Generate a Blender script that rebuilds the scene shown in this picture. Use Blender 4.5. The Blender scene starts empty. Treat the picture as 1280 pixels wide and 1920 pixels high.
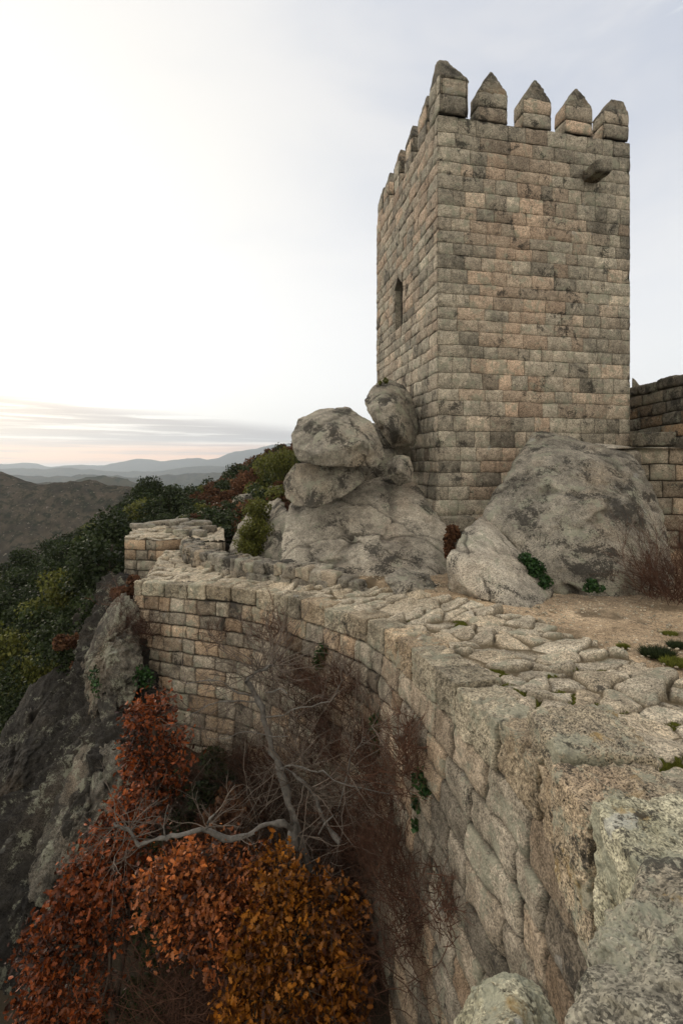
import bpy, bmesh, math
import numpy as np
from math import radians as R
from mathutils import Vector
C = bpy.context.scene.collection
RNG = np.random.RandomState(7)
F, CX, HZ = 900.0, 640.0, 870.0
def P(px, py, Y):                       # photo pixel + distance -> world point (camera at the origin, level)
    return np.array([(px-CX)/F*Y, Y, (HZ-py)/F*Y])

# ------------------------------------------------------------------ camera, sky, sun, exposure
cam = bpy.data.objects.new('camera', bpy.data.cameras.new('camera')); C.objects.link(cam)
cam.rotation_euler = (R(90), 0, 0)
cam.data.sensor_fit = 'VERTICAL'; cam.data.sensor_height = 36; cam.data.lens = F/1920*36
cam.data.shift_y = -(960-HZ)/1920
cam.data.clip_start = 0.05; cam.data.clip_end = 60000
bpy.context.scene.camera = cam
SUN_AZ, SUN_EL = -46.0, 20.0            # azimuth from +Y (negative = left), elevation
S = bpy.context.scene
S.view_settings.view_transform = 'Standard'; S.view_settings.look = 'None'
S.view_settings.exposure = 0.10; S.view_settings.gamma = 1
sd = Vector((math.sin(R(SUN_AZ))*math.cos(R(SUN_EL)), math.cos(R(SUN_AZ))*math.cos(R(SUN_EL)), math.sin(R(SUN_EL))))
sun = bpy.data.objects.new('sun', bpy.data.lights.new('sun', 'SUN')); C.objects.link(sun)
sun.data.energy = 1.5; sun.data.angle = R(14); sun.data.color = (1.0, 0.86, 0.70)
sun.rotation_euler = (-sd).to_track_quat('-Z', 'Y').to_euler()

class NT:                               # tiny node-tree helper
    def __init__(s, tree): s.t = tree; tree.nodes.clear()
    def n(s, typ, **kw):
        nd = s.t.nodes.new(typ)
        for k, v in kw.items():
            if k == 'i':
                for a, b in v.items():
                    if isinstance(b, bpy.types.NodeSocket): s.t.links.new(b, nd.inputs[a])
                    else: nd.inputs[a].default_value = b
            else: setattr(nd, k, v)
        return nd
    def m(s, op, a, b=0.0, c=0.0, clamp=False):
        return s.n('ShaderNodeMath', operation=op, use_clamp=clamp, i={0: a, 1: b, 2: c}).outputs[0]
    def step(s, x, lo, hi, a=0.0, b=1.0):
        return s.n('ShaderNodeMapRange', interpolation_type='SMOOTHSTEP', i={0: x, 1: lo, 2: hi, 3: a, 4: b}).outputs[0]
    def mix(s, f, a, b, mode='MIX'):
        nd = s.n('ShaderNodeMix', data_type='RGBA', blend_type=mode)
        for k, v in ((0, f), (6, a), (7, b)):
            if isinstance(v, bpy.types.NodeSocket): s.t.links.new(v, nd.inputs[k])
            elif k == 0: nd.inputs[0].default_value = v
            else: nd.inputs[k].default_value = (*v, 1) if len(v) == 3 else v
        return nd.outputs[2]
    def noise(s, vec, scale, detail=4.0, rough=.55, dist=0.0):
        return s.n('ShaderNodeTexNoise', i={'Vector': vec, 'Scale': scale, 'Detail': detail, 'Roughness': rough, 'Distortion': dist}).outputs[0]
    def mapp(s, vec, scale=(1, 1, 1), rot=(0, 0, 0)):
        return s.n('ShaderNodeMapping', i={'Vector': vec, 'Scale': scale, 'Rotation': rot}).outputs[0]

W = bpy.data.worlds.new('World'); S.world = W; W.use_nodes = True
t = NT(W.node_tree)
sky = t.n('ShaderNodeTexSky', sky_type='NISHITA', sun_disc=False, sun_elevation=R(SUN_EL), sun_rotation=R(SUN_AZ), dust_density=3.0)
tc = t.n('ShaderNodeTexCoord').outputs['Generated']
sep = t.n('ShaderNodeSeparateXYZ', i={0: tc})
x, y, z = sep.outputs
dt = t.n('ShaderNodeVectorMath', operation='DOT_PRODUCT', i={0: tc, 1: (math.sin(R(-36))*.97, math.cos(R(-36))*.97, .20)}).outputs['Value']
n1 = t.noise(t.mapp(tc, (1, 1, 2.6)), 1.9, 6, .55, .3)
glow = t.m('MULTIPLY', t.step(dt, .58, .98), t.step(n1, .22, .50, .70, 1.0))
lay = t.mix(t.step(n1, .38, .66), (.63, .665, .745), (.78, .785, .81))
lay = t.mix(t.m('MULTIPLY', glow, 1.0), lay, (1.04, 1.005, .93))
lowb = t.step(z, .62, .12)               # paler towards the horizon
lay = t.mix(t.m('MULTIPLY', lowb, .85), lay, (1.05, 1.04, 1.02))
wisp = t.step(t.noise(t.mapp(tc, (2.2, 2.2, 9), (0, .16, 0)), 2.4, 7, .6, .6), .56, .72)
lay = t.mix(t.m('MULTIPLY', t.m('MULTIPLY', wisp, t.step(x, .25, .6)), .55), lay, (1.0, 1.0, 1.0))
# low grey cloud bank with a salmon strip under it, left of the tower
band = t.m('MULTIPLY', t.step(t.m('ADD', z, t.m('MULTIPLY', x, .10)), .075, .045), t.step(z, -.02, .012))
ns = t.noise(t.mapp(tc, (1.6, 1.6, 46)), 2.2, 6, .6, .25)
strk = t.m('MULTIPLY', band, t.step(ns, .35, .53))
lay = t.mix(t.m('MULTIPLY', strk, .92), lay, (.43, .41, .44))
strip = t.m('MULTIPLY', t.step(z, .050, .022), t.step(z, -.006, .008))
lay = t.mix(t.m('MULTIPLY', strip, t.step(ns, .80, .40)), lay, (1.30, .80, .54))
lay = t.mix(t.step(y, .10, -.55), lay, (1.72, 1.56, 1.34))   # unseen warm brightening added behind the camera to light tower, wall and path
lay = t.mix(t.step(z, -.005, -.10), lay, (.16, .15, .13))
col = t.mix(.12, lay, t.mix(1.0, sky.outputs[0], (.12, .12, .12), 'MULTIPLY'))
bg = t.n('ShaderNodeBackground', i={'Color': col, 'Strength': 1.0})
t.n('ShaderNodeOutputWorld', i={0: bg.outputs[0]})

# ------------------------------------------------------------------ noise
_perm = np.random.RandomState(3).permutation(4096)
_grad = np.random.RandomState(4).normal(size=(4096, 3)); _grad /= np.linalg.norm(_grad, axis=1)[:, None]
def perlin(p):
    p = np.asarray(p, float); i = np.floor(p).astype(np.int64); f = p-i
    u = f*f*f*(f*(f*6-15)+10); out = 0
    for dx in (0, 1):
        for dy in (0, 1):
            for dz in (0, 1):
                h = _perm[(_perm[(_perm[(i[..., 0]+dx) & 4095]+i[..., 1]+dy) & 4095]+i[..., 2]+dz) & 4095]
                g = _grad[h]; d = f-np.array([dx, dy, dz])
                w = (u[..., 0] if dx else 1-u[..., 0])*(u[..., 1] if dy else 1-u[..., 1])*(u[..., 2] if dz else 1-u[..., 2])
                out = out+w*(g*d).sum(-1)
    return out*1.5
def fbm(p, o=4, s=0, gain=.5):
    p = np.asarray(p, float)+s*17.31; a = 1; r = 0
    for k in range(o): r = r+a*perlin(p); a *= gain; p = p*2.03+5.7
    return r
def ridged(p, o=4, s=0):
    p = np.asarray(p, float)+s*11.7; a = 1; r = 0
    for k in range(o): r = r+a*(1-2*np.abs(perlin(p))); a *= .5; p = p*2.1+3.1
    return r
def sstep(x, a, b):
    q = np.clip((x-a)/(b-a), 0, 1); return q*q*(3-2*q)

# ------------------------------------------------------------------ mesh helpers
def mesh_obj(name, V, faces, mat, parent=None, tint=None, smooth=True, loc=None):
    """faces: list of int arrays (n,k); tint: per-vertex rgb attribute"""
    V = np.asarray(V, float)
    base = np.array(loc if loc is not None else (0, 0, 0), float)
    if parent is not None and loc is None: base = np.array(parent.location)
    me = bpy.data.meshes.new(name)
    faces = [np.asarray(f, int) for f in faces if len(f)]
    me.vertices.add(len(V)); me.vertices.foreach_set('co', (V-base).ravel())
    nl = sum(f.size for f in faces); me.loops.add(nl)
    me.loops.foreach_set('vertex_index', np.concatenate([f.ravel() for f in faces]))
    tot = np.concatenate([np.full(len(f), f.shape[1]) for f in faces])
    me.polygons.add(len(tot)); me.polygons.foreach_set('loop_start', np.concatenate([[0], np.cumsum(tot)[:-1]]))
    me.polygons.foreach_set('use_smooth', np.full(len(tot), smooth))
    me.update(calc_edges=True)
    if tint is not None:
        a = me.color_attributes.new('tint', 'FLOAT_COLOR', 'POINT')
        a.data.foreach_set('color', np.c_[np.clip(tint, 0, 1), np.ones(len(V))].ravel())
    me.materials.append(mat)
    o = bpy.data.objects.new(name, me); C.objects.link(o)
    if parent is not None: o.parent = parent
    if loc is not None and parent is None: o.location = loc
    return o
def thing(name, label, cat, loc, group=None):
    o = bpy.data.objects.new(name, None); C.objects.link(o); o.location = loc
    return tag(o, label, cat, group)
def tag(o, label=None, cat=None, group=None, kind=None):
    for k, v in (('label', label), ('category', cat), ('group', group), ('kind', kind)):
        if v: o[k] = v
    return o
def copy_tree(o, loc, rz, sc, label=None):
    c = o.copy(); C.objects.link(c); c.location = loc; c.rotation_euler = (0, 0, rz); c.scale = sc
    if label: c['label'] = label
    for ch in o.children:
        d = ch.copy(); C.objects.link(d); d.parent = c
    return c
class Acc:                              # accumulates several grids / pieces into one mesh
    def __init__(s): s.V = []; s.F = {}; s.T = []; s.n = 0
    def add(s, V, faces, T=None):
        V = np.asarray(V, float).reshape(-1, 3); s.V.append(V)
        for f in faces:
            f = np.asarray(f, int)
            if len(f): s.F.setdefault(f.shape[1], []).append(f+s.n)
        s.T.append(np.zeros((len(V), 3))+.5 if T is None else np.broadcast_to(np.asarray(T, float), (len(V), 3)))
        s.n += len(V)
    def build(s, name, mat, parent=None, smooth=True, loc=None):
        return mesh_obj(name, np.concatenate(s.V), [np.concatenate(f) for f in s.F.values()], mat, parent, np.concatenate(s.T), smooth, loc)
def gridf(nu, nv):                      # vertex index = i*nv+j
    i, j = np.meshgrid(np.arange(nu-1), np.arange(nv-1), indexing='ij'); a = (i*nv+j).ravel()
    return np.c_[a, a+nv, a+nv+1, a+1]

# ------------------------------------------------------------------ materials
def stone_mat(name, dark, light, warm=(.42, .29, .18), black=.5, lichen=.4, joint=(.05, .045, .038), bump=1.0, rough=.92, jcol=None, bscale=1.0, yel=0.0, grain=1.0, fs=1.0):
    m = bpy.data.materials.new(name); m.use_nodes = True; t = NT(m.node_tree)
    pos = t.n('ShaderNodeNewGeometry').outputs['Position']
    at = t.n('ShaderNodeAttribute', attribute_name='tint').outputs['Color']
    r, g, b = t.n('ShaderNodeSeparateColor', i={0: at}).outputs
    big = t.noise(pos, .9, 3); med = t.noise(pos, 4.5, 6, .6); fine = t.noise(pos, 38*fs, 5, .7)
    spk = t.n('ShaderNodeTexVoronoi', i={'Vector': pos, 'Scale': 85.0*(1+(fs-1)*.6)}).outputs['Color']
    spk = t.n('ShaderNodeSeparateColor', i={0: spk}).outputs[0]
    mixf = t.m('ADD', t.m('MULTIPLY', big, .5), t.m('MULTIPLY', med, .7))
    c = t.mix(t.step(mixf, .38, .82), dark, light)
    c = t.mix(t.m('MULTIPLY', t.step(g, .35, 1.05), .55), c, warm)
    c = t.mix(1.0, c, t.n('ShaderNodeCombineXYZ', i={k: t.m('ADD', t.m('MULTIPLY', r, 1.0), .50) for k in (0, 1, 2)}).outputs[0], 'MULTIPLY')
    gr = t.m('ADD', t.m('ADD', t.m('MULTIPLY', t.step(fine, .30, .70), .55*grain), t.m('MULTIPLY', t.step(t.noise(pos, 13*fs, 5, .7), .30, .70), .50*grain)), t.m('MULTIPLY', t.step(spk, .1, .9), .78*grain))
    gr = t.m('ADD', gr, 1.0-.90*grain)
    c = t.mix(1.0, c, t.n('ShaderNodeCombineXYZ', i={0: gr, 1: gr, 2: gr}).outputs[0], 'MULTIPLY')
    if lichen > 0:
        ln = t.m('ADD', t.noise(pos, 3.1*bscale, 8, .68, .4), t.m('MULTIPLY', t.noise(pos, 34*fs, 5, .75), .40))
        ln = t.m('ADD', ln, t.m('MULTIPLY', t.m('SUBTRACT', r, .5), .12))
        lf = t.step(ln, .805-.14*lichen, .855-.12*lichen)
        c = t.mix(t.m('MULTIPLY', lf, .72), c, t.mix(fine, (.20, .21, .15), (.40, .40, .31)))
        wn = t.step(t.noise(pos, 1.9*bscale, 3, .5, .2), .70, .72)
        c = t.mix(t.m('MULTIPLY', wn, .5*min(1, lichen*1.4)), c, (.45, .46, .43))
    if yel > 0:
        yn = t.step(t.noise(pos, 2.6, 7, .7, .6), .62-.08*yel, .70-.06*yel)
        c = t.mix(t.m('MULTIPLY', yn, .7), c, t.mix(fine, (.30, .15, .05), (.36, .30, .12)))
    if black > 0:
        bn = t.m('ADD', t.noise(pos, 2.0*bscale, 9, .72, .5), t.m('MULTIPLY', t.noise(pos, 30*fs, 5, .75), .42))
        bn = t.m('ADD', bn, t.m('MULTIPLY', t.m('SUBTRACT', .5, r), .09))
        bf = t.step(bn, .875-.17*black, .925-.15*black)
        c = t.mix(t.m('MULTIPLY', bf, .88), c, (.042, .039, .033))
    c = t.mix(b, c, joint)
    h = t.m('ADD', t.m('MULTIPLY', t.noise(pos, 7, 9, .72), 1.1), t.m('ADD', t.m('MULTIPLY', fine, .60), t.m('MULTIPLY', spk, .30)))
    bp = t.n('ShaderNodeBump', i={'Height': h, 'Strength': min(1, .85*bump), 'Distance': .055*bump})
    bs = t.n('ShaderNodeBsdfPrincipled', i={'Base Color': c, 'Roughness': rough, 'Normal': bp.outputs[0], 'Specular IOR Level': .25})
    t.n('ShaderNodeOutputMaterial', i={0: bs.outputs[0]})
    return m
def plain_mat(name, a, b, scale=8, rough=.9, transl=0, bump=0, attr=True, spec=.2):
    m = bpy.data.materials.new(name); m.use_nodes = True; t = NT(m.node_tree)
    pos = t.n('ShaderNodeNewGeometry').outputs['Position']
    at = t.n('ShaderNodeAttribute', attribute_name='tint').outputs['Color']
    r, g, bb = t.n('ShaderNodeSeparateColor', i={0: at}).outputs
    nz = t.noise(pos, scale, 4)
    c = t.mix(r if attr else nz, a, b)
    if attr and transl: c = t.mix(t.m('MULTIPLY', g, .45), c, t.mix(1.0, c, (1.0, 1.32, .9), 'MULTIPLY'))
    if attr: c = t.mix(1.0, c, t.n('ShaderNodeCombineXYZ', i={k: t.m('ADD', t.m('MULTIPLY', nz, .9), .55) for k in (0, 1, 2)}).outputs[0], 'MULTIPLY')
    kw = {'Base Color': c, 'Roughness': rough, 'Specular IOR Level': spec}
    if bump: kw['Normal'] = t.n('ShaderNodeBump', i={'Height': t.noise(pos, scale*4, 5), 'Strength': .8, 'Distance': bump}).outputs[0]
    sh = t.n('ShaderNodeBsdfPrincipled', i=kw).outputs[0]
    if transl:
        tr = t.n('ShaderNodeBsdfTranslucent', i={0: c}).outputs[0]
        sh = t.n('ShaderNodeMixShader', i={0: transl, 1: sh, 2: tr}).outputs[0]
    t.n('ShaderNodeOutputMaterial', i={0: sh})
    return m
M_TOWER = stone_mat('tower_granite', (.19, .175, .14), (.47, .42, .33), (.56, .39, .27), black=.52, lichen=.42)
M_CAP = stone_mat('weathered_cap', (.10, .095, .075), (.25, .22, .17), (.40, .24, .12), black=.85, lichen=.4)
M_WALL = stone_mat('wall_granite', grain=.85, joint=(.025, .022, .018), dark=(.16, .14, .105), light=(.47, .41, .32), warm=(.48, .32, .19), black=.42, lichen=.4)
M_COPE = stone_mat('coping_granite', (.20, .175, .125), (.50, .44, .325), (.46, .31, .18), black=.42, lichen=.5)
M_PAVE = stone_mat('flagstone', (.27, .235, .175), (.60, .53, .41), (.52, .41, .27), black=.16, lichen=.35, joint=(.13, .10, .058))
M_BOULD = stone_mat('boulder_granite', (.15, .14, .115), (.38, .345, .28), (.40, .31, .21), grain=.8, black=.84, lichen=.5, bscale=.8)
M_SLAB = stone_mat('bare_bedrock', (.22, .20, .165), (.50, .455, .37), (.46, .35, .25), grain=.8, black=.66, lichen=.3, bscale=.7)
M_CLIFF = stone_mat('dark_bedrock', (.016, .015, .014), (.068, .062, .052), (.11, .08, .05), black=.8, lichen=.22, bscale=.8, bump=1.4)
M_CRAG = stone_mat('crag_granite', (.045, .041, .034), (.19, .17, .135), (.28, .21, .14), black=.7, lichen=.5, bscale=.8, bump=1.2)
M_PALE = stone_mat('pale_lichen', (.22, .21, .14), (.52, .49, .36), (.50, .42, .28), black=.40, lichen=.8, bscale=1.4, yel=.3, bump=.7, fs=1.5, grain=1.15)
M_LICH = stone_mat('lichened_stone', (.12, .115, .09), (.34, .315, .245), (.40, .31, .21), black=.92, lichen=.55, bscale=1.1, yel=.2, bump=.7, fs=1.4, grain=1.15)
M_NEAR = stone_mat('lichened_block', (.22, .19, .14), (.40, .34, .24), (.45, .28, .16), black=.70, lichen=.6, bscale=1.6, yel=.7, bump=.75, fs=1.6, grain=1.3)
M_SAND = stone_mat('gritty_ground', (.28, .205, .13), (.47, .365, .245), (.33, .24, .14), black=.12, lichen=0, joint=(.10, .075, .045), bump=.7)
M_LEAFG = plain_mat('evergreen_leaves', (.009, .014, .006), (.038, .050, .018), 3, .6, .2)
M_LEAFY = plain_mat('olive_leaves', (.030, .036, .010), (.130, .125, .030), 3, .6, .25)
M_BRACK = plain_mat('bracken', (.045, .020, .012), (.150, .070, .040), 3, .9, .15)
M_TWIGR = plain_mat('red_brown_twigs', (.035, .017, .012), (.15, .078, .050), 5, .9)
M_TWIG = plain_mat('pale_twigs', (.035, .027, .022), (.20, .165, .135), 5, .85)
M_TWIG2 = plain_mat('grey_brown_twigs', (.03, .024, .018), (.13, .105, .08), 5, .9)
M_BARK = plain_mat('grey_lichened_bark', (.0, .0, .0), (.27, .255, .23), 14, .9, bump=.02, attr=False)
M_TRUNK = plain_mat('dark_bark', (.03, .024, .018), (.09, .075, .06), 9, .9, bump=.02, attr=False)
M_OAKR = plain_mat('rust_oak_leaves', (.022, .006, .003), (.43, .100, .024), 2.2, .5, .25, spec=.35)
M_OAKC = plain_mat('copper_oak_leaves', (.032, .009, .005), (.66, .195, .055), 2.2, .5, .25, spec=.4)
M_OAKO = plain_mat('amber_oak_leaves', (.040, .011, .003), (.50, .175, .020), 2.2, .5, .25, spec=.3)
M_IVY = plain_mat('ivy_leaves', (.008, .022, .007), (.035, .075, .022), 3, .45, .1)
M_MOSS = plain_mat('moss', (.05, .06, .010), (.17, .18, .03), 9, .95)
M_EARTH = plain_mat('scrub_earth', (.016, .014, .009), (.045, .034, .022), .8, .95, bump=.1, attr=False)
M_WINSHADE = plain_mat('painted_dark_interior', (.012, .011, .010), (.02, .018, .016), 3, 1, attr=False)  # inner shade of the window put into the colour

# ------------------------------------------------------------------ masonry
def masonry(acc, fn, L, courses, seed, bw=(.45, .95), relief=.03, holes=(), warmf=None, rough=.012, nint=(4, 3), bevel=.03, depth=.05, wob=.02, bound=None, jt=.95, var=.25):
    """fn(s,h)->(points, normals); courses = list of heights; every course is cut into blocks of random width."""
    rs = np.random.RandomState(seed)
    parts = [(0, L, courses[0], courses[-1])]
    for (a, b, c, d) in holes: parts = [(0, a, courses[0], courses[-1]), (b, L, courses[0], courses[-1]), (a, b, courses[0], c), (a, b, d, courses[-1])]
    for (a, b, c, d) in parts:
        U, Vv = np.meshgrid(np.linspace(a, b, max(2, int((b-a)/.4))), np.linspace(c, d, max(2, int((d-c)/.06))), indexing='ij'); p, N = fn(U, Vv)
        e_ = np.clip(np.minimum(U, L-U)*.0+1, 0, 1)[..., None]; acc.add(p-N*(depth+.035)*e_, [gridf(*U.shape)], (.2, .3, .8))
    for h0, h1 in zip(courses[:-1], courses[1:]):
        cuts = [0.0]
        while cuts[-1] < L-bw[0]*1.3:
            w = rs.uniform(*bw)*(1.25 if rs.rand() < .15 else 1)
            cuts.append(cuts[-1]+w)
        if L-cuts[-1] < bw[0]*.7 and len(cuts) > 1: cuts[-1] = L
        else: cuts.append(L)
        segs = list(zip(cuts[:-1], cuts[1:]))
        for (a, b, c, d) in holes:
            if h1 > c+.02 and h0 < d-.02:
                ns = []
                for s0, s1 in segs:
                    if s1 <= a or s0 >= b: ns.append((s0, s1)); continue
                    if s0 < a: ns.append((s0, a))
                    if s1 > b: ns.append((b, s1))
                segs = [q for q in ns if q[1]-q[0] > .04]
        for s0, s1 in segs:
            w, h = s1-s0, h1-h0
            e = min(bevel, w*.2, h*.2)
            us = np.r_[0, e*.35, e, np.linspace(e, w-e, nint[0]+2)[1:-1], w-e, w-e*.35, w]+s0
            vs = np.r_[0, e*.35, e, np.linspace(e, h-e, nint[1]+2)[1:-1], h-e, h-e*.35, h]+h0
            U, Vv = np.meshgrid(us, vs, indexing='ij')
            du = np.minimum(U-s0, s1-U); dv = np.minimum(Vv-h0, h1-Vv); d = np.minimum(du, dv)
            q = 1/(1/(du+.004)**2+1/(dv+.004)**2)**.5
            dep = -depth*(1-sstep(q, 0, e*1.1)); ch_ = np.clip(fbm(np.stack([U, Vv, U*0+seed], -1)*6, 2, 11), 0, 1)*.05*np.exp(-q/.05); dep = dep-ch_
            out = rs.uniform(-.5, .6)*relief+dep
            out = out+relief*.5*np.tanh(d/.08)+rs.uniform(-.03, .03)*(U-(s0+s1)/2)/w*relief*6+rs.uniform(-.03, .03)*(Vv-(h0+h1)/2)/h*relief*6
            wp = np.stack([U, Vv, np.full_like(U, seed*3.3)], -1)
            w1 = fbm(wp*1.7, 2, 1)*wob*1.4+fbm(wp*7, 2, 2)*wob*.45; w2 = fbm(wp*1.7, 2, 5)*wob*1.4+fbm(wp*7, 2, 6)*wob*.45
            lim = np.clip(np.minimum(np.minimum(U, L-U)/.1, 1), 0, 1)
            if bound: lim2 = np.clip(np.minimum((Vv-bound[0])/.1, (bound[1]-Vv)/.1), 0, 1)
            else: lim2 = 1
            U2 = U+w1*lim; V2 = Vv+w2*lim2
            out = out+np.where(d > .001, fbm(wp*5+rs.rand()*9, 3, 3)*rough*1.6, 0)
            Pp, N = fn(U2, V2)
            V3 = Pp+N*out[..., None]
            wm = rs.rand() if warmf is None else np.clip(rs.rand()*.75+warmf((s0+s1)/2, (h0+h1)/2), 0, 1)
            T = np.empty(U.shape+(3,)); T[..., 0] = np.clip(.5+rs.normal()*var, .0, 1); T[..., 1] = wm
            T[..., 2] = (1-sstep(q, e*.15, e*.85))*jt
            acc.add(V3, [gridf(len(us), len(vs))], T.reshape(-1, 3))
def plane_fn(o, ds, dn):
    o, ds, dn = np.array(o, float), np.array(ds, float), np.array(dn, float)
    def fn(s, h):
        p = o+s[..., None]*ds+h[..., None]*np.array([0, 0, 1.0]); return p, np.broadcast_to(dn, p.shape)
    return fn
def split_courses(z0, z1, lo, hi, rs, forced=()):
    out = [z0]
    marks = sorted([q for q in forced if z0 < q < z1]+[z1])
    for mk in marks:
        n = max(1, int(round((mk-out[-1])/((lo+hi)/2)))); w = rs.uniform(lo, hi, n); w *= (mk-out[-1])/w.sum(); base = out[-1]
        out += list(base+np.cumsum(w))
    return out

# ------------------------------------------------------------------ rocks
_ico = {}
def ico(k):
    if k not in _ico:
        bm = bmesh.new(); bmesh.ops.create_icosphere(bm, subdivisions=k, radius=1)
        _ico[k] = (np.array([v.co[:] for v in bm.verts]), np.array([[v.index for v in f.verts] for f in bm.faces])); bm.free()
    return _ico[k]
def hull_planes(pts):
    bm = bmesh.new()
    for p in pts: bm.verts.new(p)
    bmesh.ops.convex_hull(bm, input=bm.verts); bm.normal_update()
    c = np.mean([v.co[:] for v in bm.verts if v.link_faces], 0)
    N = np.array([f.normal[:] for f in bm.faces]); Q = np.array([f.verts[0].co[:] for f in bm.faces]); bm.free()
    h = ((Q-c)*N).sum(1); s = np.sign(h); return c, N*s[:, None], np.maximum(np.abs(h), .02)
def rock_verts(planes, k=5, cuts=3, grow=1.03, soft=14, amp=.06, freq=1.2, seed=0, crack=.3, fine=.25, joints=0):
    c, N, h = planes; D, Fc = ico(k)
    if cuts:
        r0 = 1/((np.maximum(D@N.T, 0)/h[None]).max(1)); rq = np.random.RandomState(seed+500); cn = rq.normal(size=(cuts, 3)); cn /= np.linalg.norm(cn, axis=1)[:, None]
        sup = np.array([(r0*(D@q_)).max() for q_ in cn]); N = np.r_[N, cn]; h = np.r_[h, sup*rq.uniform(.88, .98, cuts)]
    h = h*grow
    q = np.maximum(D@N.T, 0)/h[None]
    r = 1/((q**soft).sum(1))**(1/soft)
    V = c+D*r[:, None]
    size = r.mean()
    n = fbm(V*freq, 6, seed)*amp*.8+(np.abs(fbm(V*freq*1.7, 5, seed+3))-.3)*amp*.6+fbm(V*freq*5.5, 4, seed+3)*amp*fine
    cr = np.clip(ridged(V*freq*.55, 3, seed+9)-1.35, 0, 1)*amp*crack*6
    V = V+D*(n-cr)[:, None]
    jl = 0
    if joints:
        rj = np.random.RandomState(seed+77)
        for _ in range(joints):
            a_ = rj.normal(size=3)*[1, 1, .8]; a_ /= np.linalg.norm(a_); o_ = rj.uniform(-.6, .6)*size
            jl = np.maximum(jl, np.exp(-(((V-c)@a_-o_+fbm(V*.9, 4, seed+31)*.22)/(.012*size+.012))**2)*sstep(fbm(V*.8, 2, seed+60), -.35, .1))
        V = V-D*(jl*.05*size)[:, None]
    T = np.c_[np.clip(.5+fbm(V*.8, 3, seed+5)*.35, 0, 1), np.clip(.42+fbm(V*.7, 3, seed+7)*.5, 0, 1), np.clip(cr/amp*.5+jl*.75, 0, .8)]
    return V, Fc, T
def rock(name, pts, mat, parent=None, **kw):
    V, Fc, T = rock_verts(hull_planes(pts), **kw)
    return mesh_obj(name, V, [Fc], mat, parent, T, True, None if parent is not None else V.mean(0)*[1, 1, 0]+[0, 0, V[:, 2].min()])
def box_pts(c, ax, ay, az, jit=0, rs=None):
    c = np.array(c, float); out = []
    for i in (-1, 1):
        for j in (-1, 1):
            for k in (-1, 1):
                p = c+i*np.array(ax)+j*np.array(ay)+k*np.array(az)
                if jit: p = p+rs.uniform(-jit, jit, 3)
                out.append(p)
    return out

# ------------------------------------------------------------------ tubes
def tube(acc, pts, rad, n=6, T=(.5, .5, 0), knob=0, seed=0):
    pts = np.asarray(pts, float); rad = np.broadcast_to(np.asarray(rad, float), (len(pts),))
    d = np.gradient(pts, axis=0); d /= np.linalg.norm(d, axis=1)[:, None]+1e-9
    up = np.where(np.abs(d[:, 2:3]) > .9, [[1, 0, 0]], [[0, 0, 1]])
    a = np.cross(d, up); a /= np.linalg.norm(a, axis=1)[:, None]; b = np.cross(d, a)
    th = np.arange(n)*2*np.pi/n
    rr = rad[:, None]*np.ones(n)
    V = pts[:, None]+rr[..., None]*(np.cos(th)[None, :, None]*a[:, None]+np.sin(th)[None, :, None]*b[:, None])
    if knob:
        nn = fbm(V*5, 3, seed)*knob; V = pts[:, None]+(V-pts[:, None])*(1+nn[..., None])
    m = len(pts); i, j = np.meshgrid(np.arange(m-1), np.arange(n), indexing='ij'); j2 = (j+1) % n
    acc.add(V, [np.c_[(i*n+j).ravel(), (i*n+j2).ravel(), ((i+1)*n+j2).ravel(), ((i+1)*n+j).ravel()]], T)
def spline(pts, n):
    pts = np.asarray(pts, float); m = len(pts)
    q = np.vstack([2*pts[0]-pts[1], pts, 2*pts[-1]-pts[-2]]); u = np.linspace(0, m-1-1e-6, n); i = u.astype(int); f = (u-i)[:, None]
    a, b, c, d = q[i], q[i+1], q[i+2], q[i+3]
    return .5*(2*b+(c-a)*f+(2*a-5*b+4*c-d)*f**2+(3*b-a-3*c+d)*f**3)
def twig(acc, p, d, L, r, rs, depth, wig=.35, n=5, spread=.8, tint=.5, up=.0, kids=(2, 4)):
    k = 6 if depth else 4; pts = [np.array(p, float)]; d = np.array(d, float); d /= np.linalg.norm(d)
    for _ in range(k):
        d = d+rs.normal(size=3)*wig*.5+[0, 0, up]; d /= np.linalg.norm(d); pts.append(pts[-1]+d*L/k)
    tube(acc, pts, np.linspace(r, r*.45, k+1), n if r > .012 else 3, (np.clip(tint+rs.normal()*.18, 0, 1), .5, 0))
    if depth:
        for _ in range(rs.randint(kids[0], kids[1]+1)):
            i = rs.randint(1, k+1); dd = (pts[i]-pts[i-1]); dd /= np.linalg.norm(dd); dd = dd+rs.normal(size=3)*spread*.6
            twig(acc, pts[i], dd, L*rs.uniform(.45, .75), r*.5, rs, depth-1, wig, n, spread, tint, up, kids)

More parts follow.
